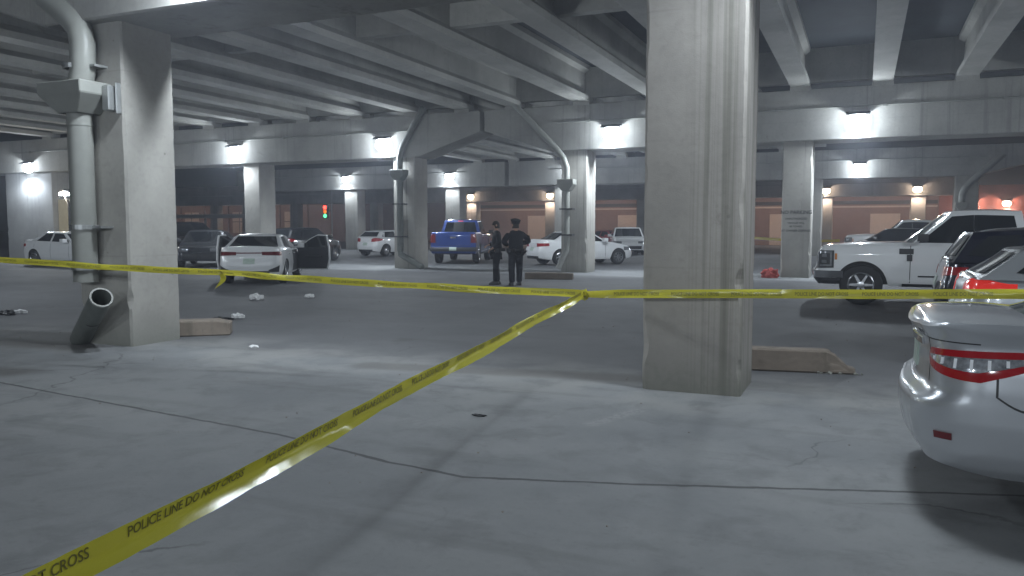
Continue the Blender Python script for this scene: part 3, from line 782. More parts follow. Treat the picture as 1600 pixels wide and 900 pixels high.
    if plate_rear:
        mb = MB()
        for sd in (1, -1): S.patch(mb, 0, .155, belt - .36, belt - .21, sd, off=.012, n=2)
        mb.build('license_plate', M['plate'], root)
    return root, S, Hs

def yaw_cam(h): return R(113.7 - h)

def pickup(label, loc, yaw, pm, group='parked pickups', chrome=True, fine=False, name='pickup_truck'):
    root = thing(name, label, 'pickup truck', (loc[0], loc[1], 0), yaw, group)
    L, W = 5.88, 2.03; hl = L / 2; wr = .415; sill = .40
    top = [(-hl, 1.36), (-hl + .1, 1.38), (-1.0, 1.37), (-.98, 1.27), (1.0, 1.29), (1.25, 1.285), (1.9, 1.265), (hl - .22, 1.215), (hl, 1.13)]
    def tf(x, yn, z): return z - .50 if (-hl + .13 < x < -1.12 and abs(yn) < .92) else z
    S = Shell(L, W, top, sill, (-1.72, 1.98), wr, [(0, .10), (.1, .03), (.3, 0), (.36, .06), (.9, .06), (1, .075)], [(0, .10), (.15, .02), (.40, 0), (.5, .07), (.9, .075), (1, .13)],
              [(0, .09), (.10, .03), (.45, .0), (.75, .006), (.93, .03), (1, .07)], rr=.12, rf=.26, bow_r=.03, bow_f=.10, crown=.02, topfun=tf, res=110, arch=.075, tap_r=.01, tap_f=.04)
    S.top = top
    Hs = House(-.98, -.86, .42, 1.22, lambda x: 1.25, lambda x: 1.93 - .035 * ((x + .2) / 1) ** 2, W/2 - .085, W/2 - .27, bow_f=.16, bow_r=.04, bow_ft=.08, bow_rt=.03)
    base_vehicle(root, S, pm, wheel_w=.27, spokes=6, house=Hs, rimf=.62)
    g = M['glass']
    mb = MB(); Hs.end_patch(mb, 'front', .05, .90, -.9, .9); mb.build('windshield', M['glass_green'], root, smooth=60)
    mb = MB(); Hs.end_patch(mb, 'rear', .18, .86, -.84, .84); mb.build('rear_window', g, root, smooth=60)
    mb = MB(); Hs.end_patch(mb, 'rear', .90, .955, -.16, .16, off=.015); mb.build('brake_light', M['red_lit'], root)
    for sd in (1, -1):
        mb = MB(); Hs.side_patch(mb, [(-.022, .03), (1.04, -.06), (.36, .84), (-.022, .87)], sd); mb.build('side_window', g, root, smooth=60)
        mb = MB(); Hs.side_patch(mb, [(-.80, .10), (-.028, .03), (-.028, .87), (-.70, .85)], sd); mb.build('side_window', g, root, smooth=60)
        mb = MB(); S.patch(mb, W/2 - .24, W/2 + .12, .93, 1.30, sd, off=.012); mb.build('tail_light', M['dark_red'], root, smooth=50)
        qf = S.len - (W/2)
        mb = MB(); S.patch(mb, qf - .24, qf + .24, lambda t: .76 - .02 * t, lambda t: 1.12, sd, off=.010); hd = mb.build('headlight', M['trim'], root, smooth=50)
        mb = MB()
        for (u0, u1, z0, z1) in ((-.20, .04, 1.06, 1.10), (-.20, .04, .79, .83), (-.20, -.165, .83, 1.06), (-.10, .0, .98, 1.04), (-.10, .0, .86, .92), (.08, .20, .80, 1.08)): S.patch(mb, qf + u0, qf + u1, z0, z1, sd, off=.018, n=3, m=2)
        mb.build('reflector', M['head_lens'], hd, smooth=50)
        mb = MB(); S.patch(mb, qf - .30, qf - .255, .93, 1.06, sd, off=.012, n=2); mb.build('side_marker', M['amber'], root)
        mirror(root, .88, W/2 + .02, 1.38, sd, M['trim'])
        q = S.q_of_x(.98)
        mb = MB(); S.patch(mb, q, q + .26, lambda t: 1.08 - .14 * (1 - t) * 0 - .02, lambda t: 1.17, sd, off=.012, n=4); S.patch(mb, q + .02, q + .12, .92, 1.05, sd, off=.012, n=3); mb.build('fender_vent', M['trim'], root)
        mb = MB()
        for xd in (1.06, -.02, -.98): 
            qd = S.q_of_x(xd); S.patch(mb, qd, qd + .014, sill + .08, 1.23, sd, off=.002, n=1, m=8)
        mb.build('door_gap', M['trim'], root)
        for xd in (-.82, .12):
            qd = S.q_of_x(xd); mb = MB(); S.patch(mb, qd, qd + .2, 1.10, 1.135, sd, off=.03, n=3, m=2); mb.build('door_handle', pm, root)
        qd0, qd1 = S.q_of_x(-.9), S.q_of_x(1.2)
        mb = MB(); S.patch(mb, qd0, qd1, .40, .46, sd, off=.05, n=8, m=2); mb.build('running_board', M['trim'], root)
        qd = S.q_of_x(.55); mb = MB(); S.patch(mb, qd, qd + .35, .60, .63, sd, off=.012, n=3, m=2); mb.build('door_molding', M['trim'], root)
    mb = MB()
    for sd in (1, -1): S.patch(mb, S.len - (W/2 - .22), S.len, .72, 1.12, sd, off=.012)
    mb.build('grille', M['trim'], root)
    mb = MB()
    for sd in (1, -1): S.patch(mb, S.len - (W/2 + .42), S.len, .555, .70, sd, off=.03, n=14)
    mb.build('front_bumper', M['chrome'], root, smooth=50)
    mb = MB()
    for sd in (1, -1): S.patch(mb, S.len - (W/2 + .36), S.len, sill + .02, .55, sd, off=.012, n=14)
    mb.build('air_dam', M['trim'], root, smooth=50)
    mb = MB()
    for sd in (1, -1): S.patch(mb, 0, W/2 + .08, .56, .74, sd, off=.06, n=10)
    mb.build('rear_bumper', M['trim'] if not chrome else M['chrome'], root, smooth=50)
    mb = MB()
    for sd in (1, -1): S.patch(mb, 0, .155, .60, .74, sd, off=.075, n=2)
    mb.build('license_plate', M['plate'], root)
    mb = MB()
    for sd in (1, -1): S.patch(mb, 0, .13, 1.12, 1.19, sd, off=.012, n=2)
    mb.build('tailgate_handle', M['chrome'], root)
    mb = MB()
    for sd in (1, -1):
        S.patch(mb, 0, W/2 - .27, .80, .81, sd, off=.003, n=3); S.patch(mb, W/2 - .27, W/2 - .26, .80, 1.33, sd, off=.003, n=1)
    mb.build('tailgate_gap', M['trim'], root)
    return root, S, Hs

# white pickup side on, nose to the left
pickup('white pickup with chrome wheels parked nose to the stencilled column', (1.95, 18.9), R(180), M['white_paint'])
# blue pickup seen from its tailgate
c = G(708, 413); h = R(90 - (6 - 23.7)); 
pickup('bright blue pickup seen from its tailgate', (c.x + cos(h) * 2.9, c.y + sin(h) * 2.9), h, M['blue_paint'], chrome=False)
c = onY(1318, 372, 42); pickup('far white pickup just showing over the white pickup bonnet', (c.x + 2.9, 42), R(180), M['white_paint'], chrome=False)

sedan('white coupe at the left edge parked by the broad pier wall', 0, (-30.3, 23.4), 0, pm=M['white_paint'], L=4.6)
c = G(310, 419); h = yaw_cam(168)
sedan('dark grey car facing the camera beside the open white sedan', 0, (c.x - cos(h) * 2.3, c.y - sin(h) * 2.3), h, kind='hatch', L=4.5, Hh=1.52, W=1.86, pm=M['grey_paint'])
c = G(572, 401); h = yaw_cam(33)
sedan('small white hatchback parked between the two lit columns', 0, (c.x + cos(h) * 1.9, c.y + sin(h) * 1.9), h, kind='hatch', L=4.0, W=1.72, Hh=1.48, pm=M['white_paint'])
c = G(838, 414); h = yaw_cam(66)
sedan('white sedan cut in two by the pale downpipe column', 0, (c.x + cos(h) * 2.1, c.y + sin(h) * 2.1), h, pm=M['white_paint'], Hh=1.47)
c = G(984, 399); h = yaw_cam(184)
sedan('white crossover with black grille facing the camera beyond the streaked column', 0, (c.x - cos(h) * 2.2, c.y - sin(h) * 2.2), h, kind='suv', Hh=1.62, W=1.95, pm=M['white_paint'])
c = onY(958, 380, 50); sedan('red car behind the white sedan nose', 0, (c.x, 50), yaw_cam(150), pm=M['red_paint'])
c = onY(1372, 372, 38); sedan('dark car showing over the white pickup bonnet', 0, (c.x + .6, 38), R(180), kind='hatch', Hh=1.58, pm=M['black_paint'])
c = onY(300, 380, 33); sedan('black crossover behind the dark grey car under the pale rail', 0, (c.x, 33), yaw_cam(100), kind='suv', Hh=1.9, pm=M['black_paint'])
c = onY(462, 390, 30); sedan('dark car hidden behind the open white sedan', 0, (c.x, 30.5), yaw_cam(20), kind='hatch', Hh=1.62, pm=M['black_paint'])
# silver hatchback and dark crossover, tails to the left
sedan('silver hatchback with red tail lamp between sedan and dark crossover', 0, (3.15, 11.15), 0, kind='hatch', L=4.35, W=1.8, Hh=1.47, pm=M['silver_paint'], lamp='red_lit')
sedan('dark blue black crossover with tail toward the white pickup', 0, (3.35, 14.6), 0, kind='suv', L=4.6, W=1.88, Hh=1.62, pm=M['navy_paint'])

# ------------------------------------------------------------------ white sedan with its doors open
def open_sedan():
    c = G(398, 443); h = yaw_cam(-7.0); L = 4.64
    root, S, Hs = sedan('white sedan with both front doors open in the middle of the lane', 0, (c.x + cos(h) * 1.55, c.y + sin(h) * 1.55), h, pm=M['white_paint'], L=L, W=1.80, Hh=1.44, lamp='dark_red', group='parked cars', doors=False)
    belt = .66 * 1.44
    mb = MB()
    for sd in (1, -1): S.patch(mb, 0, .40, belt - .075, belt - .045, sd, off=.010)
    mb.build('light_bar', M['dark_red'], root)
    for sd in (1, -1):
        mb = MB(); S.patch(mb, .52, .86, lambda t: .36, lambda t: .42 + .12 * t, sd, off=.012); mb.build('bumper_vent', M['trim'], root)
        q = S.q_of_x(-.28); q1 = S.q_of_x(.86)
        mb = MB(); S.patch(mb, q, q1, .30, belt - .03, sd, off=.006, n=8, m=6); Hs.side_patch(mb, [(-.30, .02), (.80, .02), (.16, .93), (-.30, .93)], sd, off=.014)
        mb.build('dark_door_patch', M['interior'], root)  # dark patch stands in for the shaded open doorway; the body stays closed
        # open door, hinged at its front edge
        out = [(0, .28), (1.02, .28), (1.10, .62), (1.08, .97), (1.00, 1.36), (.70, 1.375), (.42, 1.24), (.02, .95)]
        mb = MB(); mb.prism(out, 'y', -.03, .03)
        d = mb.build('front_door', M['white_paint'], root, bevel=.015)
        ang = R(71) if sd < 0 else R(26)
        d.matrix_local = Matrix.Translation((.86, sd * .88, 0)) @ Matrix.Rotation(pi - sd * ang if sd > 0 else pi + ang, 4, 'Z')
        face = -1 if sd > 0 else 1        # cabin side of the door in its own axes
        inn = [(.03, .32), (.99, .32), (1.06, .62), (1.045, .97), (.975, 1.335), (.70, 1.345), (.43, 1.215), (.04, .94)]
        mb = MB(); a, b = sorted((face * -.033, face * -.085)); mb.prism(inn, 'y', a, b); mb.build('door_lining', M['interior'], d, bevel=.01)
        a, b = sorted((face * -.086, face * -.092)); win = [(.12, .97), (1.0, .98), (.94, 1.31), (.70, 1.325), (.44, 1.20)]
        mb = MB(); mb.prism(win, 'y', a, b); mb.build('door_glass', M['glass'], d)
        a, b = sorted((face * .033, face * .041)); mb = MB(); mb.prism(win, 'y', a, b); mb.build('door_glass', M['glass_green'], d)
        mb = MB(); a, b = sorted((face * -.086, face * -.15)); mb.box((.30, a, .66), (.85, b, .71)); mb.build('armrest', M['trim'], d, bevel=.01)
        mb = MB(); a, b = sorted((face * .031, face * .05)); mb.box((.84, a, .80), (1.0, b, .83)); mb.build('door_handle', M['chrome'], d)
    return root
open_sedan()

# ------------------------------------------------------------------ nearest silver sedan, cut by the right edge
def near_sedan():
    L, W = 4.86, 1.84; hl = L / 2; wr = .335
    root = thing('sedan', 'nearest silver white sedan with a large wraparound tail lamp at the right edge', 'car', (.235 + hl, 5.72, 0), 0, 'parked cars')
    top = [(-hl, 1.035), (-hl + .04, 1.055), (-hl + .16, 1.068), (-hl + .50, 1.075), (-hl + .75, 1.06), (-.4, 1.00), (1.0, .97), (1.5, .90), (2.1, .76), (hl, .62)]
    S = Shell(L, W, top, .225, (-hl + 1.03, hl - .98), wr, [(0, .16), (.06, .09), (.18, .03), (.34, .0), (.46, .0), (.50, .015), (.535, .06), (.57, .095), (.80, .10), (.90, .085), (.955, .055), (.985, .045), (1, .07)],
              [(0, .12), (.15, .04), (.5, 0), (.75, .03), (1, .14)], [(0, .14), (.07, .075), (.16, .035), (.36, .0), (.58, .004), (.72, .016), (.86, .05), (.94, .085), (1, .125)],
              rr=.40, rf=.5, bow_r=.14, nz=44, res=140, crown=.022, tap_r=.05)
    Hs = House(-hl + .50, -hl + 1.50, .2, 1.12, lambda x: .98 + .06 * max(0, min(1, (.4 - x) / 2)), lambda x: 1.44 - .05 * ((x + .45) / .95) ** 2, W/2 - .105, W/2 - .31, bow_r=.20, bow_rt=.12)
    base_vehicle(root, S, M['silverwhite'], spokes=10, house=Hs)
    g = M['glass']
    mb = MB(); Hs.end_patch(mb, 'front', .05, .92); mb.build('windshield', g, root, smooth=60)
    mb = MB(); Hs.end_patch(mb, 'rear', .04, .92, -.95, .95, off=.010); mb.build('rear_window', M['glass_green'], root, smooth=60)
    for sd in (1, -1):
        for qd in ([(-.20, .12), (.82, .12), (.14, .86), (-.20, .86)], [(-1.25, .12), (-.30, .12), (-.30, .86), (-1.0, .84)]):
            mb = MB(); Hs.side_patch(mb, qd, sd); mb.build('side_window', g, root, smooth=60)
        # wraparound lamp: red shell, clear heart
        q0, q1 = .60, 1.46
        def lo(t):
            if t < .05: return .86 - .035 * (t / .05) ** .5
            if t < .50: return .825 - .055 * sin(pi / 2 * (t - .05) / .45)
            if t < .60: return .770 + .030 * ((t - .50) / .10)
            return .80 + .135 * ((t - .60) / .40) ** 1.1
        def hi(t):
            if t < .06: return .875 + .045 * (t / .06) ** .6
            return .920 + .025 * min(1, t * 1.2)
        mb = MB(); S.patch(mb, q0, q1, lo, hi, sd, off=.010, n=40, m=6); tl = mb.build('tail_light', M['red_lens'], root, smooth=50)
        def lo2(t): return lo(.07 + t * .82) + .052 - .036 * max(0, t - .50) / .50
        def hi2(t): return max(lo2(t) + .004, hi(.07 + t * .82) - .036)
        mb = MB(); S.patch(mb, q0 + .05, q0 + .86 * .86, lo2, hi2, sd, off=.016, n=30, m=5); mb.build('clear_lens', M['clear_lens'], tl, smooth=50)
        mb = MB()
        for k in range(7):
            qq = q0 + .12 + k * .085
            S.patch(mb, qq, qq + .016, lambda t: lo2(.12 + k * .12) + .008, lambda t: hi2(.12 + k * .12) - .008, sd, off=.020, n=1, m=4)
        mb.build('lamp_rib', M['lamp_facet'], tl)
        # seam between quarter panel and bumper
        mb = MB()
        qs = q0 + .86 * .585
        S.patch(mb, qs, qs + .012, .705, .80, sd, off=.0025, n=1, m=4)
        for k in range(12):
            t0 = k / 12; a = qs + .05 * t0 + .30 * t0; b = qs + .05 * (t0 + 1/12) + .30 * (t0 + 1/12)
            z0 = .705 - .075 * sin(pi / 2 * min(1, t0 * 2.2)); z1 = .705 - .075 * sin(pi / 2 * min(1, (t0 + 1/12) * 2.2))
            S.patch(mb, a, b, lambda t: z0 + (z1 - z0) * t - .006, lambda t: z0 + (z1 - z0) * t + .006, sd, off=.0025, n=2, m=1)
        mb.build('bumper_seam', M['trim'], root)
        mb = MB(); S.patch(mb, .80, .90, .435, .475, sd, off=.010, n=3); mb.build('reflector', M['dark_red'], root)
        mb = MB(); S.patch(mb, W/2 - .40, W/2 + .1, lambda t: .965, lambda t: .972, sd, off=.002, n=10, m=1)
        S.patch(mb, .575, .582, .72, .965, sd, off=.002, n=1, m=5); mb.build('trunk_gap', M['trim'], root)
        mb = MB()
        for qq in (S.q_of_x(-1.30), S.q_of_x(-.25), S.q_of_x(.85)): S.patch(mb, qq, qq + .012, .30 if qq > S.q_of_x(-1.2) else .72, .95, sd, off=.002, n=1, m=8)
        mb.build('door_gap', M['trim'], root)
        mirror(root, .62, W/2 - .02, 1.04, sd, M['silverwhite'])
        q = S.len - W/2
        mb = MB(); S.patch(mb, q - .4, q + .1, .60, .74, sd, off=.01); mb.build('headlight', M['head_lens'], root)
        for xd in (-.9, .15):
            qd = S.q_of_x(xd); mb = MB(); S.patch(mb, qd, qd + .2, .83, .86, sd, off=.03, n=3, m=2); mb.build('door_handle', M['chrome'], root)
    mb = MB()
    for sd in (1, -1): S.patch(mb, 0, .155, .74, .88, sd, off=.010, n=3)
    mb.build('license_plate', M['plate'], root)
    mb = MB()
    for sd in (1, -1): S.patch(mb, 0, .40, .905, .945, sd, off=.016, n=8)
    mb.build('trunk_garnish', M['chrome'], root)
    mb = MB(); rr = random.Random(3)
    for k in range(6):
        q = .36 + k * .034; z = .985 + rr.uniform(-.002, .002)
        S.patch(mb, q, q + .007, z - .014, z + .014, -1, off=.006, n=1, m=2)
        S.patch(mb, q + .008, q + .022, z + rr.choice((-.012, 0, .010)), z + .004 + rr.choice((-.012, 0, .010)), -1, off=.006, n=1, m=1)
    mb.build('trunk_badge', M['chrome'], root)
    mb = MB(); q = S.q_of_x(-hl + .92)
    return root
near_sedan()

# ------------------------------------------------------------------ drainpipes
def drainpipe():
    X, Y = -10.05, 7.52
    def P(px, py): return onY(px, py, Y)
    r = .155
    t = thing('drainpipe', 'big grey drainpipe with a square hopper on the nearest drainpipe column', 'pipe', (0, 0, 0), 0, 'drainpipes')
    bx = P(129, 300).x
    top = [P(62, -60), P(75, 0), P(92, 12), P(112, 30), P(124, 46), P(129, 68), P(129, 110)]
    top = [Vector((p.x, Y, p.z)) for p in top]
    mb = MB(); mb.tube(top + [Vector((bx, Y, P(129, 150).z))], r, 20); mb.build('upper_pipe', M['pipe'], t, smooth=40)
    zb = P(129, 440).z
    mb = MB(); mb.tube([Vector((bx, Y, P(129, 172).z)), Vector((bx, Y, 2.0)), Vector((bx, Y, zb))], r, 20); mb.tube([Vector((bx, Y, P(129, 194).z)), Vector((bx, Y, P(129, 197).z))], r + .008, 20); mb.build('lower_pipe', M['pipe'], t, smooth=40)
    z1, z2, z3 = P(129, 131).z, P(129, 150).z, P(129, 178).z
    mb = MB(); w = .40
    mb.grid([[(bx - w, Y - .3, z1), (bx + w, Y - .3, z1), (bx + w, Y + .2, z1), (bx - w, Y + .2, z1)], [(bx - w, Y - .3, z2), (bx + w, Y - .3, z2), (bx + w, Y + .2, z2), (bx - w, Y + .2, z2)], [(bx - .19, Y - .18, z3), (bx + .19, Y - .18, z3), (bx + .19, Y + .18, z3), (bx - .19, Y + .18, z3)]], closed=True)
    mb.quad([(bx - w, Y - .3, z1), (bx + w, Y - .3, z1), (bx + w, Y + .2, z1), (bx - w, Y + .2, z1)])
    mb.build('hopper', M['pipe'], t, bevel=.012)
    for py in (104, 355, 418):
        z = P(129, py).z; mb = MB(); mb.lathe([(r + .002, -.03), (r + .022, -.03), (r + .022, .03), (r + .002, .03)], 24, axis='z')
        mb.v = [(x + bx, y + Y, zz + z) for x, y, zz in mb.v]
        mb.box((bx + .10, Y - .02, z - .015), (bx + .34, Y + .22, z + .015))
        mb.build('clamp', M['steel'], t)
    z = P(129, 155).z; mb = MB(); mb.box((bx + .40, Y + .02, z - .16), (bx + .52, Y + .18, z + .16)); mb.box((bx + .54, Y + .10, z - .2), (bx + .57, Y + .24, z + .2)); mb.build('bracket', M['steel'], t, bevel=.01)
    # the fallen foot of the pipe leaning on the column
    a = G(126, 536); b = AT(158, 459, 10.15)
    t = thing('leaning_pipe', 'loose open length of drainpipe leaning at the foot of the drainpipe column', 'pipe', (a.x, a.y, 0))
    a.z = .05; d = (b - a); n = d.normalized(); mb = MB()
    mb.tube([Vector((0, 0, .06)), d], .135, 22, caps=False); mb.tube([d, Vector((0, 0, .06))], .118, 22, caps=False)
    mb.build('pipe_wall', M['pipe_dirty'], t, smooth=40)
    mb = MB(); rg = [d * .985, d * 1.008, d * 1.008, d * .985]; mb.tube([d * .985, d * 1.008], .139, 22, caps=False)
    t1 = d.normalized(); u_ = t1.cross(Vector((0, 0, 1))).normalized(); w_2 = u_.cross(t1)
    mb.grid([[d * 1.008 + (u_ * cos(2*pi*k/22) + w_2 * sin(2*pi*k/22)) * rr_ for k in range(22)] for rr_ in (.139, .117)], closed=True)
    # rim ring face
    mb.build('rim', M['pipe'], t, smooth=40)
    mb = MB(); mb.tube([d * .55, d * .56], .117, 22); mb.build('bore_disc', M['trim'], t)  # black disc closing the bore partway down
drainpipe()
def downpipe(px_top, px_elbow, px_bot, Y, label, r, mat, gray=False, kick=None):
    t = thing('drainpipe', label, 'pipe', (0, 0, 0), 0, 'drainpipes')
    pt = [onY(x, y, Y) for x, y in (px_top, px_elbow)]
    e = pt[1]; mb = MB(); d = (pt[0] - e).normalized()
    pts = [pt[0], e + d * .5, e + d * .18 + Vector((0, 0, -.05)), e + Vector((0, 0, -.28)), Vector((e.x, Y, e.z - .7))]
    mb.tube(pts, r, 14); mb.build('upper_pipe', M[mat], t, smooth=40)
    zb = onY(*px_bot, Y).z
    mb = MB(); mb.tube([Vector((e.x, Y, e.z - 1.0)), Vector((e.x, Y, (e.z + zb) / 2)), Vector((e.x, Y, zb))], r, 14)
    if kick: mb.tube([Vector((e.x, Y, zb + .1)), Vector((e.x, Y, zb - .12)), onY(*kick, Y - .1)], r * .95, 14)
    mb.build('lower_pipe', M[mat], t, smooth=40)
    mb = MB(); z = e.z - .85; mb.prism([(e.x - .30, z + .18), (e.x + .30, z + .18), (e.x + .30, z), (e.x + .13, z - .22), (e.x - .13, z - .22), (e.x - .30, z)], 'y', Y - .22, Y + .16); mb.build('hopper', M[mat], t, bevel=.01)
    for k in (.35, .8):
        z = e.z - 1.0 + (zb - e.z + 1.0) * k; mb = MB(); mb.box((e.x - .24, Y - r - .02, z - .025), (e.x + .24, Y + .16, z + .025)); mb.build('clamp', M['darksteel'], t)
YP = 26.62
downpipe((662, 168), (624, 238), (624, 392), YP, 'dark slanting downpipe on the column beside the blue pickup', .125, 'pipe_dirty', kick=(660, 418))
downpipe((782, 140), (886, 250), (886, 385), YP, 'pale slanting downpipe on the column right of the two officers', .105, 'pipe', kick=(872, 420))
downpipe((1568, 240), (1503, 296), (1503, 400), 47.9, 'far slanting downpipe on the column beyond the white pickup roof', .16, 'pipe')

# ------------------------------------------------------------------ writing
def text_mesh(txt, size=1.0, align='LEFT', depth=0.0, shear=0.0):
    cu = bpy.data.curves.new('lettering', 'FONT'); cu.body = txt; cu.size = size; cu.align_x = align; cu.extrude = depth; cu.resolution_u = 3; cu.shear = shear; cu.offset = .012 * size
    o = bpy.data.objects.new('lettering', cu); COL.objects.link(o)
    dg = bpy.context.evaluated_depsgraph_get(); me = bpy.data.meshes.new_from_object(o.evaluated_get(dg))
    bpy.data.objects.remove(o); bpy.data.curves.remove(cu); return me
def notice():
    c = fc[('b', -1.98)]; lines = [('NO PARKING', .155, 0), ('UNAUTHORIZED', .085, .18), ('VEHICLES WILL', .075, .31), ('BE TOWED', .075, .42), ('AT OWNER EXPENSE', .092, .56)]
    vs, fs = [], []
    for txt, sz, dz in lines:
        me = text_mesh(txt, sz, 'CENTER'); b = len(vs)
        vs += [(v.co.x, -.5025, 2.02 - dz + v.co.y) for v in me.vertices]; fs += [tuple(b + i for i in p.vertices) for p in me.polygons]
    me = bpy.data.meshes.new('painted_notice'); me.from_pydata(vs, [], fs); me.materials.append(M['stencil'])
    o = bpy.data.objects.new('painted_notice', me); COL.objects.link(o); o.parent = c
    o['label'] = 'black stencilled no parking notice'
notice()

# ------------------------------------------------------------------ barrier tapes
from mathutils.noise import noise as mnoise
def tape(name, label, pts, w=.075, start=.1, period=.56, tilt=None, sag=0.0, lower_fold=0.0, txt=True, seed=1, twist=None, letter_h=.055, rise=.0):
    """pts: list of 3-D points; ribbon stands on edge, twist(t) in radians turns it about its own run"""
    pts = [Vector(p) for p in pts]; seg = [0]
    for a, b in zip(pts, pts[1:]): seg.append(seg[-1] + (b - a).length)
    Ltot = seg[-1]; rnd = random.Random(seed)
    ph = [rnd.uniform(0, 6.28) for _ in range(4)]
    def run(s):
        s = min(max(s, 0), Ltot)
        for i in range(len(seg) - 1):
            if s <= seg[i + 1] + 1e-9: break
        t = (s - seg[i]) / (seg[i + 1] - seg[i]); p = pts[i].lerp(pts[i + 1], t); d = (pts[i + 1] - pts[i]).normalized()
        p = p + Vector((0, 0, -sag * 4 * t * (1 - t)))
        return p, d
    def surf(s, v):
        """v -.5..+.5 across the ribbon (top positive)"""
        p, d = run(s); side = Vector((0, 0, 1)); side = (side - d * side.dot(d)).normalized(); nrm = d.cross(side).normalized()
        tw = twist(s / Ltot) if twist else 0.0
        tw += .10 * sin(s * 1.9 + ph[0]) + .06 * sin(s * 4.3 + ph[1]) + .07 * mnoise(Vector((s * 1.3, seed * 3.3, 0)))
        a = side * cos(tw) + nrm * sin(tw); n = nrm * cos(tw) - side * sin(tw)
        k = .012 * sin(s * 2.7 + ph[2]) * (v * v * 4) + .005 * sin(s * 7 + ph[3]) * v + .0035 * mnoise(Vector((s * 6, v * 2.2, seed))) + .0018 * mnoise(Vector((s * 17, v * 4, seed + 9)))
        fold = 0
        if lower_fold and v < -.12: fold = (-.12 - v) * lower_fold
        return p + a * (v * w) + n * (k + fold * w * .9)
    root = thing(name, label, 'tape', pts[0], 0, 'police tapes')
    nS = max(30, int(Ltot / .02)); rows = []
    for i in range(nS + 1):
        s = Ltot * i / nS; rows.append([surf(s, v) - pts[0] for v in (-.5, -.36, -.24, -.12, 0, .16, .33, .5)])
    mb = MB(); mb.grid(rows)
    if txt:
        vs, fs = [], []; me = text_mesh('POLICE LINE DO NOT CROSS', letter_h); xs = [v.co.x for v in me.vertices]; wd = max(xs); tw_ = period * .80
        # split long letter faces are short already; bend every vertex onto the ribbon, both faces
        for dv in (1, -1):
            s0 = start
            while s0 + tw_ < Ltot:
                b = len(vs)
                for v in me.vertices:
                    s = s0 + v.co.x / wd * tw_; vv = (v.co.y - letter_h * .36) / w + rise
                    p = surf(s, vv); q = surf(s + .004, vv); r_ = surf(s, vv + .02); n = (q - p).cross(r_ - p).normalized()
                    vs.append(tuple(p + n * .0012 * dv - pts[0]))
                fs += [tuple(b + i for i in pl.vertices) for pl in me.polygons]
                s0 += period
        b = len(mb.v); mb.v += vs; mb.f += [tuple(b + i for i in f_) for f_ in fs]; mb.m += [1] * len(fs)
    mb.build('ribbon', [M['tape'], M['ink']], root, smooth=180)
    return root
K = AT(912, 459, 7.75)
# towards the viewer
na = AT(85, 902, 1.72); nb = na + (na - K).normalized() * 1.2
tape('barrier_tape', 'yellow police tape running diagonally from the knot toward the viewer', [nb, K], start=.22, lower_fold=.7, period=.60, letter_h=.038, rise=.22, seed=4, twist=lambda t: .14)
# far left strand and right strand
la = AT(-60, 400, 9.6); lb = AT(345, 425.5, 9.0)
tape('barrier_tape', 'slack yellow police tape from the left edge past the open white sedan to the knot', [la, lb, K], start=.3, sag=.02, seed=2, twist=lambda t: .5 * sin(t * 19) + .25 * sin(t * 43), letter_h=.04)
ra = AT(1640, 459.5, 6.35)
tape('barrier_tape', 'taut yellow police tape from the knot across the streaked column to the right edge', [K, ra], start=.30, period=.545, seed=9, letter_h=.045, w=.080, twist=lambda t: .7 * max(0, .10 - t) * 10)
fa, fb = onY(1172, 371, 52), onY(1312, 376, 52)
tape('barrier_tape', 'distant yellow police tape behind the stencilled column', [fa, fb], txt=False, w=.16, sag=.08, seed=5)
# knots
mb = MB(); rnd = random.Random(5)
for k in range(3):
    p = [K + Vector((rnd.uniform(-.03, .03), rnd.uniform(-.03, .03), .035 - .03 * j + rnd.uniform(-.01, .01))) for j in range(4)]
    mb.tube(p, [.016, .022, .020, .010], 8)
tag(mb.build('tape_knot', M['tape'], smooth=60), 'crumpled yellow knot where the three police tapes meet', 'knot')
mb = MB()
p0 = lb + Vector((0, -.02, .02)); rows = []
for j in range(12):
    t = j / 11; c = p0 + Vector((-.02 + .05 * sin(t * 3) - .10 * max(0, t - .6), .03 * sin(t * 5), -.21 * t))
    a = .9 * sin(t * 4 + .4); rows.append([c + Vector((cos(a) * v * .03, sin(a) * v * .03, 0)) for v in (-1, 0, 1)])
mb.grid(rows); tag(mb.build('tape_tail', M['tape'], smooth=180), 'loose yellow tape end hanging in front of the open white sedan', 'tape')

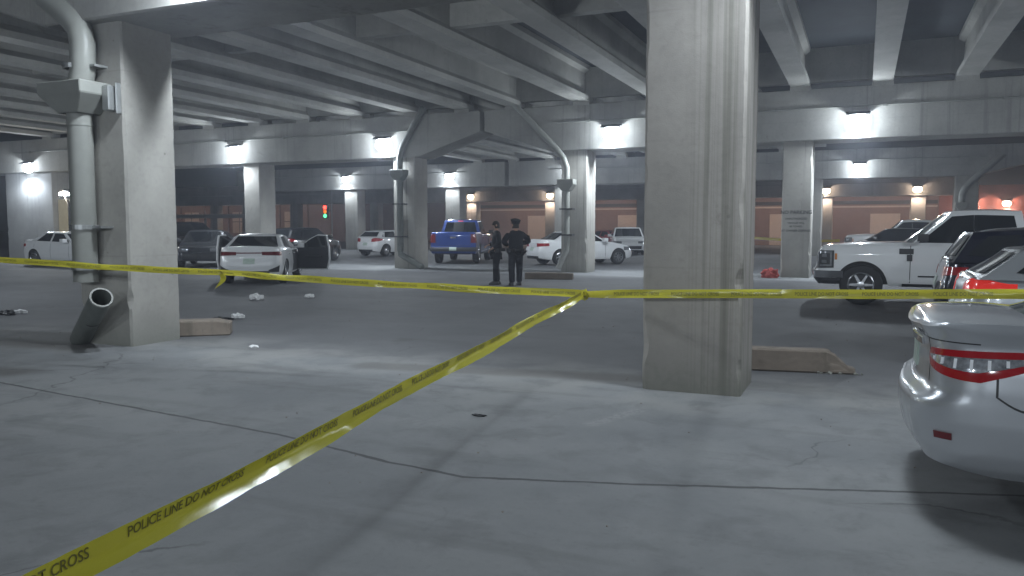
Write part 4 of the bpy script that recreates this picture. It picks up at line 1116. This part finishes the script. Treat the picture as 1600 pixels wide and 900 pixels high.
# ------------------------------------------------------------------ kerb blocks and things on the ground
def rough_block(name, label, L, W, Hh, loc, rz, seed, broken=0.0):
    rnd = random.Random(seed); bm = bmesh.new(); bmesh.ops.create_cube(bm, size=1)
    for v in bm.verts:
        v.co.x *= L; v.co.y *= W * (1 if v.co.z < 0 else .82); v.co.z = (v.co.z + .5) * Hh
    bmesh.ops.bevel(bm, geom=bm.edges[:], offset=.018, segments=1, affect='EDGES')
    bmesh.ops.subdivide_edges(bm, edges=[e for e in bm.edges if e.calc_length() > .2], cuts=9, use_grid_fill=True)
    bmesh.ops.subdivide_edges(bm, edges=[e for e in bm.edges if e.calc_length() > .12], cuts=2, use_grid_fill=True)
    from mathutils import noise as mn
    for v in bm.verts:
        e = max(0, v.co.x / (L / 2) - .62) / .38; c0 = v.co.copy(); off = Vector((seed * 3.1, 0, 0))
        if v.co.z > .02: v.co += mn.noise_vector(c0 * 6 + off) * .004 + mn.noise_vector(c0 * 34 + off) * .0035
        if broken and v.co.z > .04:
            k = max(0, min(1, (e * 1.25 + .45 * mn.noise(c0 * 11 + off)) if e > 0 else 0)); v.co.z *= 1 - broken * k; v.co.y *= 1 - .25 * broken * k
    bmesh.ops.triangulate(bm, faces=bm.faces)
    me = bpy.data.meshes.new(name); bm.to_mesh(me); bm.free(); me.materials.append(M['block']); me.polygons.foreach_set('use_smooth', [True] * len(me.polygons)); me.set_sharp_from_angle(angle=R(22))
    o = bpy.data.objects.new(name, me); COL.objects.link(o); o.location = loc; o.rotation_euler = (0, 0, rz)
    return tag(o, label, 'kerb block')
a, b = G(1120, 577), G(1334, 586); d = b - a
rough_block('parking_block', 'broken concrete kerb block with a crumbled end right of the streaked column', d.length, .26, .25, tuple((a + b) / 2 + Vector((0, .14, 0))), atan2(d.y, d.x), 3, .75)
a, b = G(268, 526), G(330, 524); d = b - a
rough_block('parking_block', 'short chunk of concrete kerb beside the drainpipe column', .85, .45, .22, tuple((a + b) / 2 + Vector((0, .2, 0))), atan2(d.y, d.x), 4, .15)
a, b = G(818, 436), G(893, 437); d = b - a
rough_block('parking_block', 'pale concrete kerb block behind the officers, by the downpipe column', d.length, .3, .2, tuple((a + b) / 2 + Vector((0, .15, 0))), atan2(d.y, d.x), 5, .05)
c = G(1318, 583); rnd = random.Random(8); mb = MB()
for k in range(46):
    s = rnd.uniform(.006, .022); x, y = rnd.gauss(-.12, .14), rnd.gauss(-.05, .035)
    rot = Matrix.Rotation(rnd.uniform(0, 3), 3, Vector((rnd.random(), rnd.random(), 1)))
    mb.box((-s, -s * .8, -s * .6), (s, s * .8, s * .6), rot=rot, off=(c.x + x, c.y + y, s * .55))
tag(mb.build('rubble', M['col']), 'pale crumbs of concrete by the broken kerb block', 'rubble', kind='stuff')
def litter(px, py, w, h, label, seed, mat='paper', hgt=.06, name='crumpled_paper', rz=0, cat='litter'):
    rnd = random.Random(seed); bm = bmesh.new(); bmesh.ops.create_icosphere(bm, subdivisions=3, radius=1)
    for v in bm.verts:
        n = 1 + .32 * sin(v.co.x * 5 + seed) * sin(v.co.y * 6 + seed * 2) + rnd.uniform(-.16, .16)
        v.co = Vector((v.co.x * w / 2 * n, v.co.y * h / 2 * n, max(0, v.co.z * n * .8 + .35) * hgt * .9))
    me = bpy.data.meshes.new(name); bm.to_mesh(me); bm.free(); me.materials.append(M[mat])
    o = bpy.data.objects.new(name, me); COL.objects.link(o); o.location = G(px, py) + Vector((0, 0, .001)); o.rotation_euler = (0, 0, rz)
    return tag(o, label, cat, 'litter on the ground')
litter(400, 468, .30, .2, 'white crumpled bag in front of the open white sedan', 1, hgt=.12)
litter(484, 465, .24, .18, 'white scrap right of the crumpled bag, below the tape', 2, hgt=.08)
litter(372, 497, .22, .16, 'white scrap at the end of the dark rag by the kerb chunk', 3, hgt=.08)
litter(350, 499, .42, .14, 'dark flat rag beside the kerb chunk', 4, mat='trim', hgt=.04, name='dark_rag')
litter(32, 489, .34, .12, 'long white scrap at the left edge', 5, hgt=.06)
litter(397, 543, .14, .10, 'small white scrap right of the drainpipe column foot', 6, hgt=.03)
litter(748, 650, .12, .05, 'thin dark twig on the open slab', 7, mat='trim', hgt=.015, name='twig', cat='twig')
litter(12, 492, .30, .2, 'dark lump beside the long white scrap at the left edge', 8, mat='trim', hgt=.09, name='dark_rag')
litter(1203, 434, .55, .35, 'crumpled red bundle at the foot of the stencilled column', 11, mat='redcloth', hgt=.27, name='red_bundle', cat='bundle')
rnd = random.Random(21); mb = MB()
for k in range(420):
    x, y = rnd.uniform(-13, 5), rnd.uniform(3.6, 24); s = rnd.uniform(.002, .006) * (1 + y / 30)
    rot = Matrix.Rotation(rnd.uniform(0, 3), 3, Vector((rnd.random(), rnd.random(), 1)))
    mb.box((-s, -s * .8, -s * .4), (s, s * .8, s * .4), 0, rot=rot, off=(x, y, s * .4))
tag(mb.build('gravel', [M['block'], M['trim']]), 'grit scattered over the lot', 'grit', kind='stuff')

# ------------------------------------------------------------------ rail, traffic light, pole lamp
t = thing('pale_railing', 'pale horizontal railing behind the black crossover', 'railing', tuple(onY(320, 372, 44)))
t.location.z = 0
zr = onY(320, 338, 44).z
mb = MB(); mb.box((-4.5, -.05, zr - .14), (4.5, .05, zr + .14)); mb.build('rail', M['steel'], t, bevel=.01)
for x in (-4.2, 0, 4.2):
    mb = MB(); mb.box((x - .06, .052, 0), (x + .06, .16, zr + .16)); mb.build('post', M['darksteel'], t)
p = onY(511, 332, 66)
t = thing('traffic_light', 'traffic light showing red on its pole by the dim brown building', 'traffic light', (p.x, p.y, 0))
mb = MB(); mb.tube([(.5, .1, 0), (.5, .1, 3), (.5, .1, 5.2)], .08, 10); mb.build('pole', M['steel'], t, smooth=40)
hd = MB(); hd.box((-.36, -.2, p.z - .6), (.16, .1, p.z + .78)); hd.box((.121, -.06, p.z + .1), (.5, .02, p.z + .2)); hd = hd.build('signal_head', M['trim'], t, bevel=.02)
for z, nm, mt, e in ((.5, 'red_lamp', (1, .03, .02), 12), (.08, 'amber_lamp', (1, .22, .02), 1.5), (-.34, 'green_lamp', (.1, 1, .35), 3)):
    mb = MB(); mb.lathe([(.2, 0), (.16, -.06), (.001, -.08)], 16); mb.v = [(x - .1, y - .203, zz + p.z + z) for x, y, zz in mb.v]
    mb.build(nm, plain(nm, mt, .3, emit=mt, es=e), hd, smooth=60)
p = onY(99, 302, 25.4)
t = thing('pole_lamp', 'street lamp glaring on a dark bent pole between coupe and drainpipe', 'lamp', (p.x + .35, p.y, 0))
mb = MB(); mb.tube([(0, 0, 0), (0, 0, p.z - .9), (-.03, 0, p.z - .5), (-.25, 0, p.z - .12), (-.42, 0, p.z)], .06, 10); mb.build('pole', M['darksteel'], t, smooth=40)
mb = MB(); mb.prism([(-.45, p.z + .02), (-.1, p.z + .1), (-.1, p.z + .18), (-.45, p.z + .14)], 'y', -.16, .16); mb.build('lamp_head', M['darksteel'], t, bevel=.02)
mb = MB(); mb.box((-.43, -.16, p.z - .10), (-.15, .14, p.z + .018)); mb.build('lens', M['lamp_lens'], t)
ld = bpy.data.lights.new('bulb', 'POINT'); ld.energy = 90; ld.color = (1, .9, .7); ld.shadow_soft_size = .1
lo = bpy.data.objects.new('bulb', ld); COL.objects.link(lo); lo.parent = t; lo.location = (-.3, -.3, p.z - .2)
# cream wall behind that lamp
mb = MB(); mb.box((-36.15, 27.1, 0), (-33.2, 27.4, 2.95)); tag(mb.build('garden_wall', plain('cream_render', (.55, .48, .34), .9)), 'cream rendered wall lit by the street lamp', 'wall')

# ------------------------------------------------------------------ the two officers
def skin_mesh(name, chain_pts, edges, mat, parent, sub=2, root_i=0):
    bm = bmesh.new(); lay = bm.verts.layers.skin.verify(); vs = []
    for i, (p, rx, ry) in enumerate(chain_pts):
        v = bm.verts.new(p); v[lay].radius = (rx, ry); v[lay].use_root = (i == root_i); vs.append(v)
    for a, b in edges: bm.edges.new((vs[a], vs[b]))
    me = bpy.data.meshes.new(name); bm.to_mesh(me); bm.free()
    o = bpy.data.objects.new(name, me); COL.objects.link(o)
    md = o.modifiers.new('s', 'SKIN'); md.use_smooth_shade = True; md.branch_smoothing = .6
    m2 = o.modifiers.new('u', 'SUBSURF'); m2.levels = sub; m2.render_levels = sub
    dg = bpy.context.evaluated_depsgraph_get(); me2 = bpy.data.meshes.new_from_object(o.evaluated_get(dg))
    bpy.data.objects.remove(o); bpy.data.meshes.remove(me)
    me2.name = name; me2.materials.clear(); me2.materials.append(mat); me2.polygons.foreach_set('use_smooth', [True] * len(me2.polygons))
    o = bpy.data.objects.new(name, me2); COL.objects.link(o); o.parent = parent
    return o
def officer(label, loc, yaw, sc, elbows, hands, head_pitch=0.0, stance=.11, cap_on=True, step=(.03, -.03), bulk=1.0):
    """faces +x; elbows/hands: left then right, in body axes"""
    t = thing('person', label, 'person', loc, yaw, 'officers'); t.scale = (sc, sc, sc)
    hip, knee, ank = .93, .50, .09
    def sk(inf, part):
        pass
    # body: one continuous figure (shows at head, neck and hands)
    P = [((0, 0, .98), .13, .15), ((.0, 0, 1.18), .12, .15), ((.01, 0, 1.38), .115, .17), ((-.005, 0, 1.49), .055, .055), ((.012, 0, 1.575), .062, .058), ((.025, 0, 1.665), .098, .076), ((.02, 0, 1.735), .085, .070)]
    E_ = [(0, 1), (1, 2), (2, 3), (3, 4), (4, 5), (5, 6)]
    for k, sd in enumerate((1, -1)):
        b = len(P); e, h_ = elbows[k], hands[k]
        P += [((0, sd * .185, 1.42), .060, .060), (e, .045, .045), (h_, .030, .034)]
        E_ += [(2, b), (b, b + 1), (b + 1, b + 2)]
        d = (Vector(h_) - Vector(e)).normalized(); sidev = d.cross(Vector((0, 0, 1))).normalized(); up = sidev.cross(d).normalized()
        b2 = len(P); pc = Vector(h_) + d * .06; P.append((tuple(pc), .036, .020)); E_.append((b + 2, b2))
        for f in range(4):
            o0 = sidev * (f - 1.5) * .021; ln = (.062, .075, .070, .055)[f]; q = len(P)
            P.append((tuple(pc + o0 + d * .045), .0095, .009)); P.append((tuple(pc + o0 + d * (.045 + ln * .55) - up * .014), .0085, .008)); P.append((tuple(pc + o0 + d * (.045 + ln * .85) - up * .04), .0075, .007))
            E_ += [(b2, q), (q, q + 1), (q + 1, q + 2)]
        q = len(P); P.append((tuple(Vector(h_) + d * .045 + sidev * .04 * sd), .011, .011)); P.append((tuple(Vector(h_) + d * .085 + sidev * .052 * sd), .009, .009)); E_ += [(b2, q), (q, q + 1)]
    for k, sd in enumerate((1, -1)):
        b = len(P); P += [((0, sd * .10, .90), .095, .095), ((.02 + step[k] * .5, sd * stance, knee), .062, .062), ((step[k], sd * stance, ank), .045, .045), ((step[k] + .14, sd * (stance + .015), .045), .04, .035)]
        E_ += [(0, b), (b, b + 1), (b + 1, b + 2), (b + 2, b + 3)]
    body = skin_mesh('body', P, E_, M['skin'], t); body.data.materials.append(M['uniform'])
    for pl in body.data.polygons:
        c_ = pl.center
        if c_.z < 1.49 and min((c_ - Vector(q_)).length for q_ in hands) > .17: pl.material_index = 1
    # face
    mb = MB(); mb.prism([(.115, 1.655), (.150, 1.632), (.118, 1.625)], 'y', -.013, .013); mb.build('nose', M['skin'], t, bevel=.004)
    for sd in (1, -1):
        mb = MB(); mb.lathe([(.001, -.012), (.010, -.006), (.012, 0), (.010, .006), (.001, .012)], 10); mb.v = [(x * .5 + .112, y + sd * .031, z + 1.672) for x, y, z in mb.v]; mb.build('eye', M['hair'], t)
        mb = MB(); mb.lathe([(.001, -.01), (.024, -.008), (.030, .0), (.022, .01), (.001, .008)], 12); mb.v = [(x * .8 + .02, y + sd * .083, z * 1.2 + 1.65) for x, y, z in mb.v]; mb.build('ear', M['skin'], t, smooth=60)
    mb = MB(); mb.box((.108, -.024, 1.598), (.117, .024, 1.606)); mb.build('mouth', M['redcloth'], t)
    # hair and cap
    rows = []
    for j in range(9):
        a = pi / 2 * j / 8; rows.append([(.022 + .108 * cos(a) * cos(2*pi*k/20) - .004, .090 * cos(a) * sin(2*pi*k/20), 1.655 + .125 * sin(a) - (.085 if j == 0 and cos(2*pi*k/20) < .45 else 0)) for k in range(20)])
    mb = MB(); mb.grid(rows, closed=True); mb.build('hair', M['hair'], t, smooth=80)
    if cap_on:
        rows = []
        for r, z in ((.118, 1.70), (.122, 1.735), (.150, 1.785), (.152, 1.80), (.11, 1.822), (.001, 1.828)): rows.append([(.015 + r * cos(2*pi*k/24) * 1.04, r * .92 * sin(2*pi*k/24), z + .02 * cos(2*pi*k/24)) for k in range(24)])
        mb = MB(); mb.grid(rows, closed=True); c = mb.build('cap', M['uniform'], t, smooth=40)
        mb = MB(); mb.grid([[(.13 + .0 * k, .10 * (k / 4 - 1) * (1 if True else 0), 1.72) for k in range(9)], [(.13 + .075 * sqrt(max(0, 1 - (k / 4 - 1) ** 2)), .10 * (k / 4 - 1), 1.70) for k in range(9)]]); mb.build('visor', M['leather'], c)
        mb = MB(); mb.box((.150, -.02, 1.745), (.160, .02, 1.79)); mb.build('badge', M['chrome'], c)
    # clothing
    J = [((0, 0, .90), .165, .185), ((0, 0, 1.08), .150, .180), ((.01, 0, 1.25), .155, .190), ((.0, 0, 1.41), .135, .185), ((-.012, 0, 1.53), .078, .080)]
    JE = [(0, 1), (1, 2), (2, 3), (3, 4)]
    for k, sd in enumerate((1, -1)):
        b = len(J); e, h_ = Vector(elbows[k]), Vector(hands[k])
        J += [((0, sd * .205, 1.42), .085, .085), (tuple((Vector((0, sd * .205, 1.42)) + e) / 2), .075, .075), (tuple(e), .066, .066), (tuple(e.lerp(h_, .5)), .056, .056), (tuple(e.lerp(h_, .93)), .046, .046)]
        JE += [(3, b), (b, b + 1), (b + 1, b + 2), (b + 2, b + 3), (b + 3, b + 4)]
    J = [(q_[0], q_[1] * bulk, q_[2] * bulk) for q_ in J]
    skin_mesh('jacket', J, JE, M['uniform'], t)
    T = [((0, 0, .96), .155, .175)]; TE = []
    for k, sd in enumerate((1, -1)):
        b = len(T); T += [((0, sd * .095, .86), .115, .11), ((.015 + step[k] * .5, sd * stance, .52), .088, .085), ((step[k] * .9, sd * stance, .28), .080, .078), ((step[k] * 1.0, sd * stance, .07), .078, .075)]
        TE += [(0, b), (b, b + 1), (b + 1, b + 2), (b + 2, b + 3)]
    T = [(q_[0], q_[1] * (1 + (bulk - 1) * .6), q_[2] * (1 + (bulk - 1) * .6)) for q_ in T]
    skin_mesh('trousers', T, TE, M['uniform'], t)
    for k, sd in enumerate((1, -1)):
        mb = MB(); rows = []
        for z, kx, ky in ((.0, 1, 1), (.03, 1.0, 1.0), (.07, .88, .9), (.11, .45, .7), (.14, .36, .68)): rows.append([(step[k] + .045 + .15 * kx * cos(a) - .06 * (1 - kx), sd * (stance + .008) + .052 * ky * sin(a), z) for a in [2*pi*i/18 for i in range(18)]])
        mb.grid(rows, closed=True); mb.quad(rows[0]); mb.quad(rows[-1]); mb.build('boot', M['leather'], t, smooth=50)
    mb = MB(); mb.lathe([(.168, -.028), (.180, -.028), (.180, .028), (.168, .028)], 28, axis='z'); mb.v = [(x * 1.0, y * 1.12, z + .985) for x, y, z in mb.v]; bl = mb.build('belt', M['leather'], t, smooth=40)
    for y, x, w_, hh, nm, mt in ((-.215, .02, .05, .20, 'holster', 'leather'), (.215, .03, .05, .13, 'radio', 'trim'), (-.15, -.14, .07, .09, 'pouch', 'leather'), (.13, -.15, .07, .09, 'pouch', 'leather')):
        mb = MB(); mb.box((x - w_, y - .03, .985 - hh + .04), (x + w_, y + .03, 1.02)); mb.build(nm, M[mt], bl, bevel=.012)
    mb = MB(); mb.box((.155, .06, 1.33), (.166, .10, 1.38)); mb.build('badge', M['chrome'], t)
    return t
p1 = G(776, 444.5); p2 = G(806, 446)
officer('bareheaded officer in dark uniform on the left of the pair', (p1.x, p1.y, 0), R(215), 1.0, [(-.03, .30, 1.17), (-.02, -.30, 1.17)], [(.16, .24, 1.02), (.20, -.15, 1.10)], cap_on=False, step=(.05, -.04), bulk=1.10)
officer('bulkier officer in dark uniform and peaked cap on the right of the pair', (p2.x, p2.y, 0), R(138), 1.0, [(-.06, .40, 1.20), (-.05, -.40, 1.20)], [(.20, .16, 1.10), (.22, -.12, 1.14)], step=(-.03, .06), stance=.13, bulk=1.24)
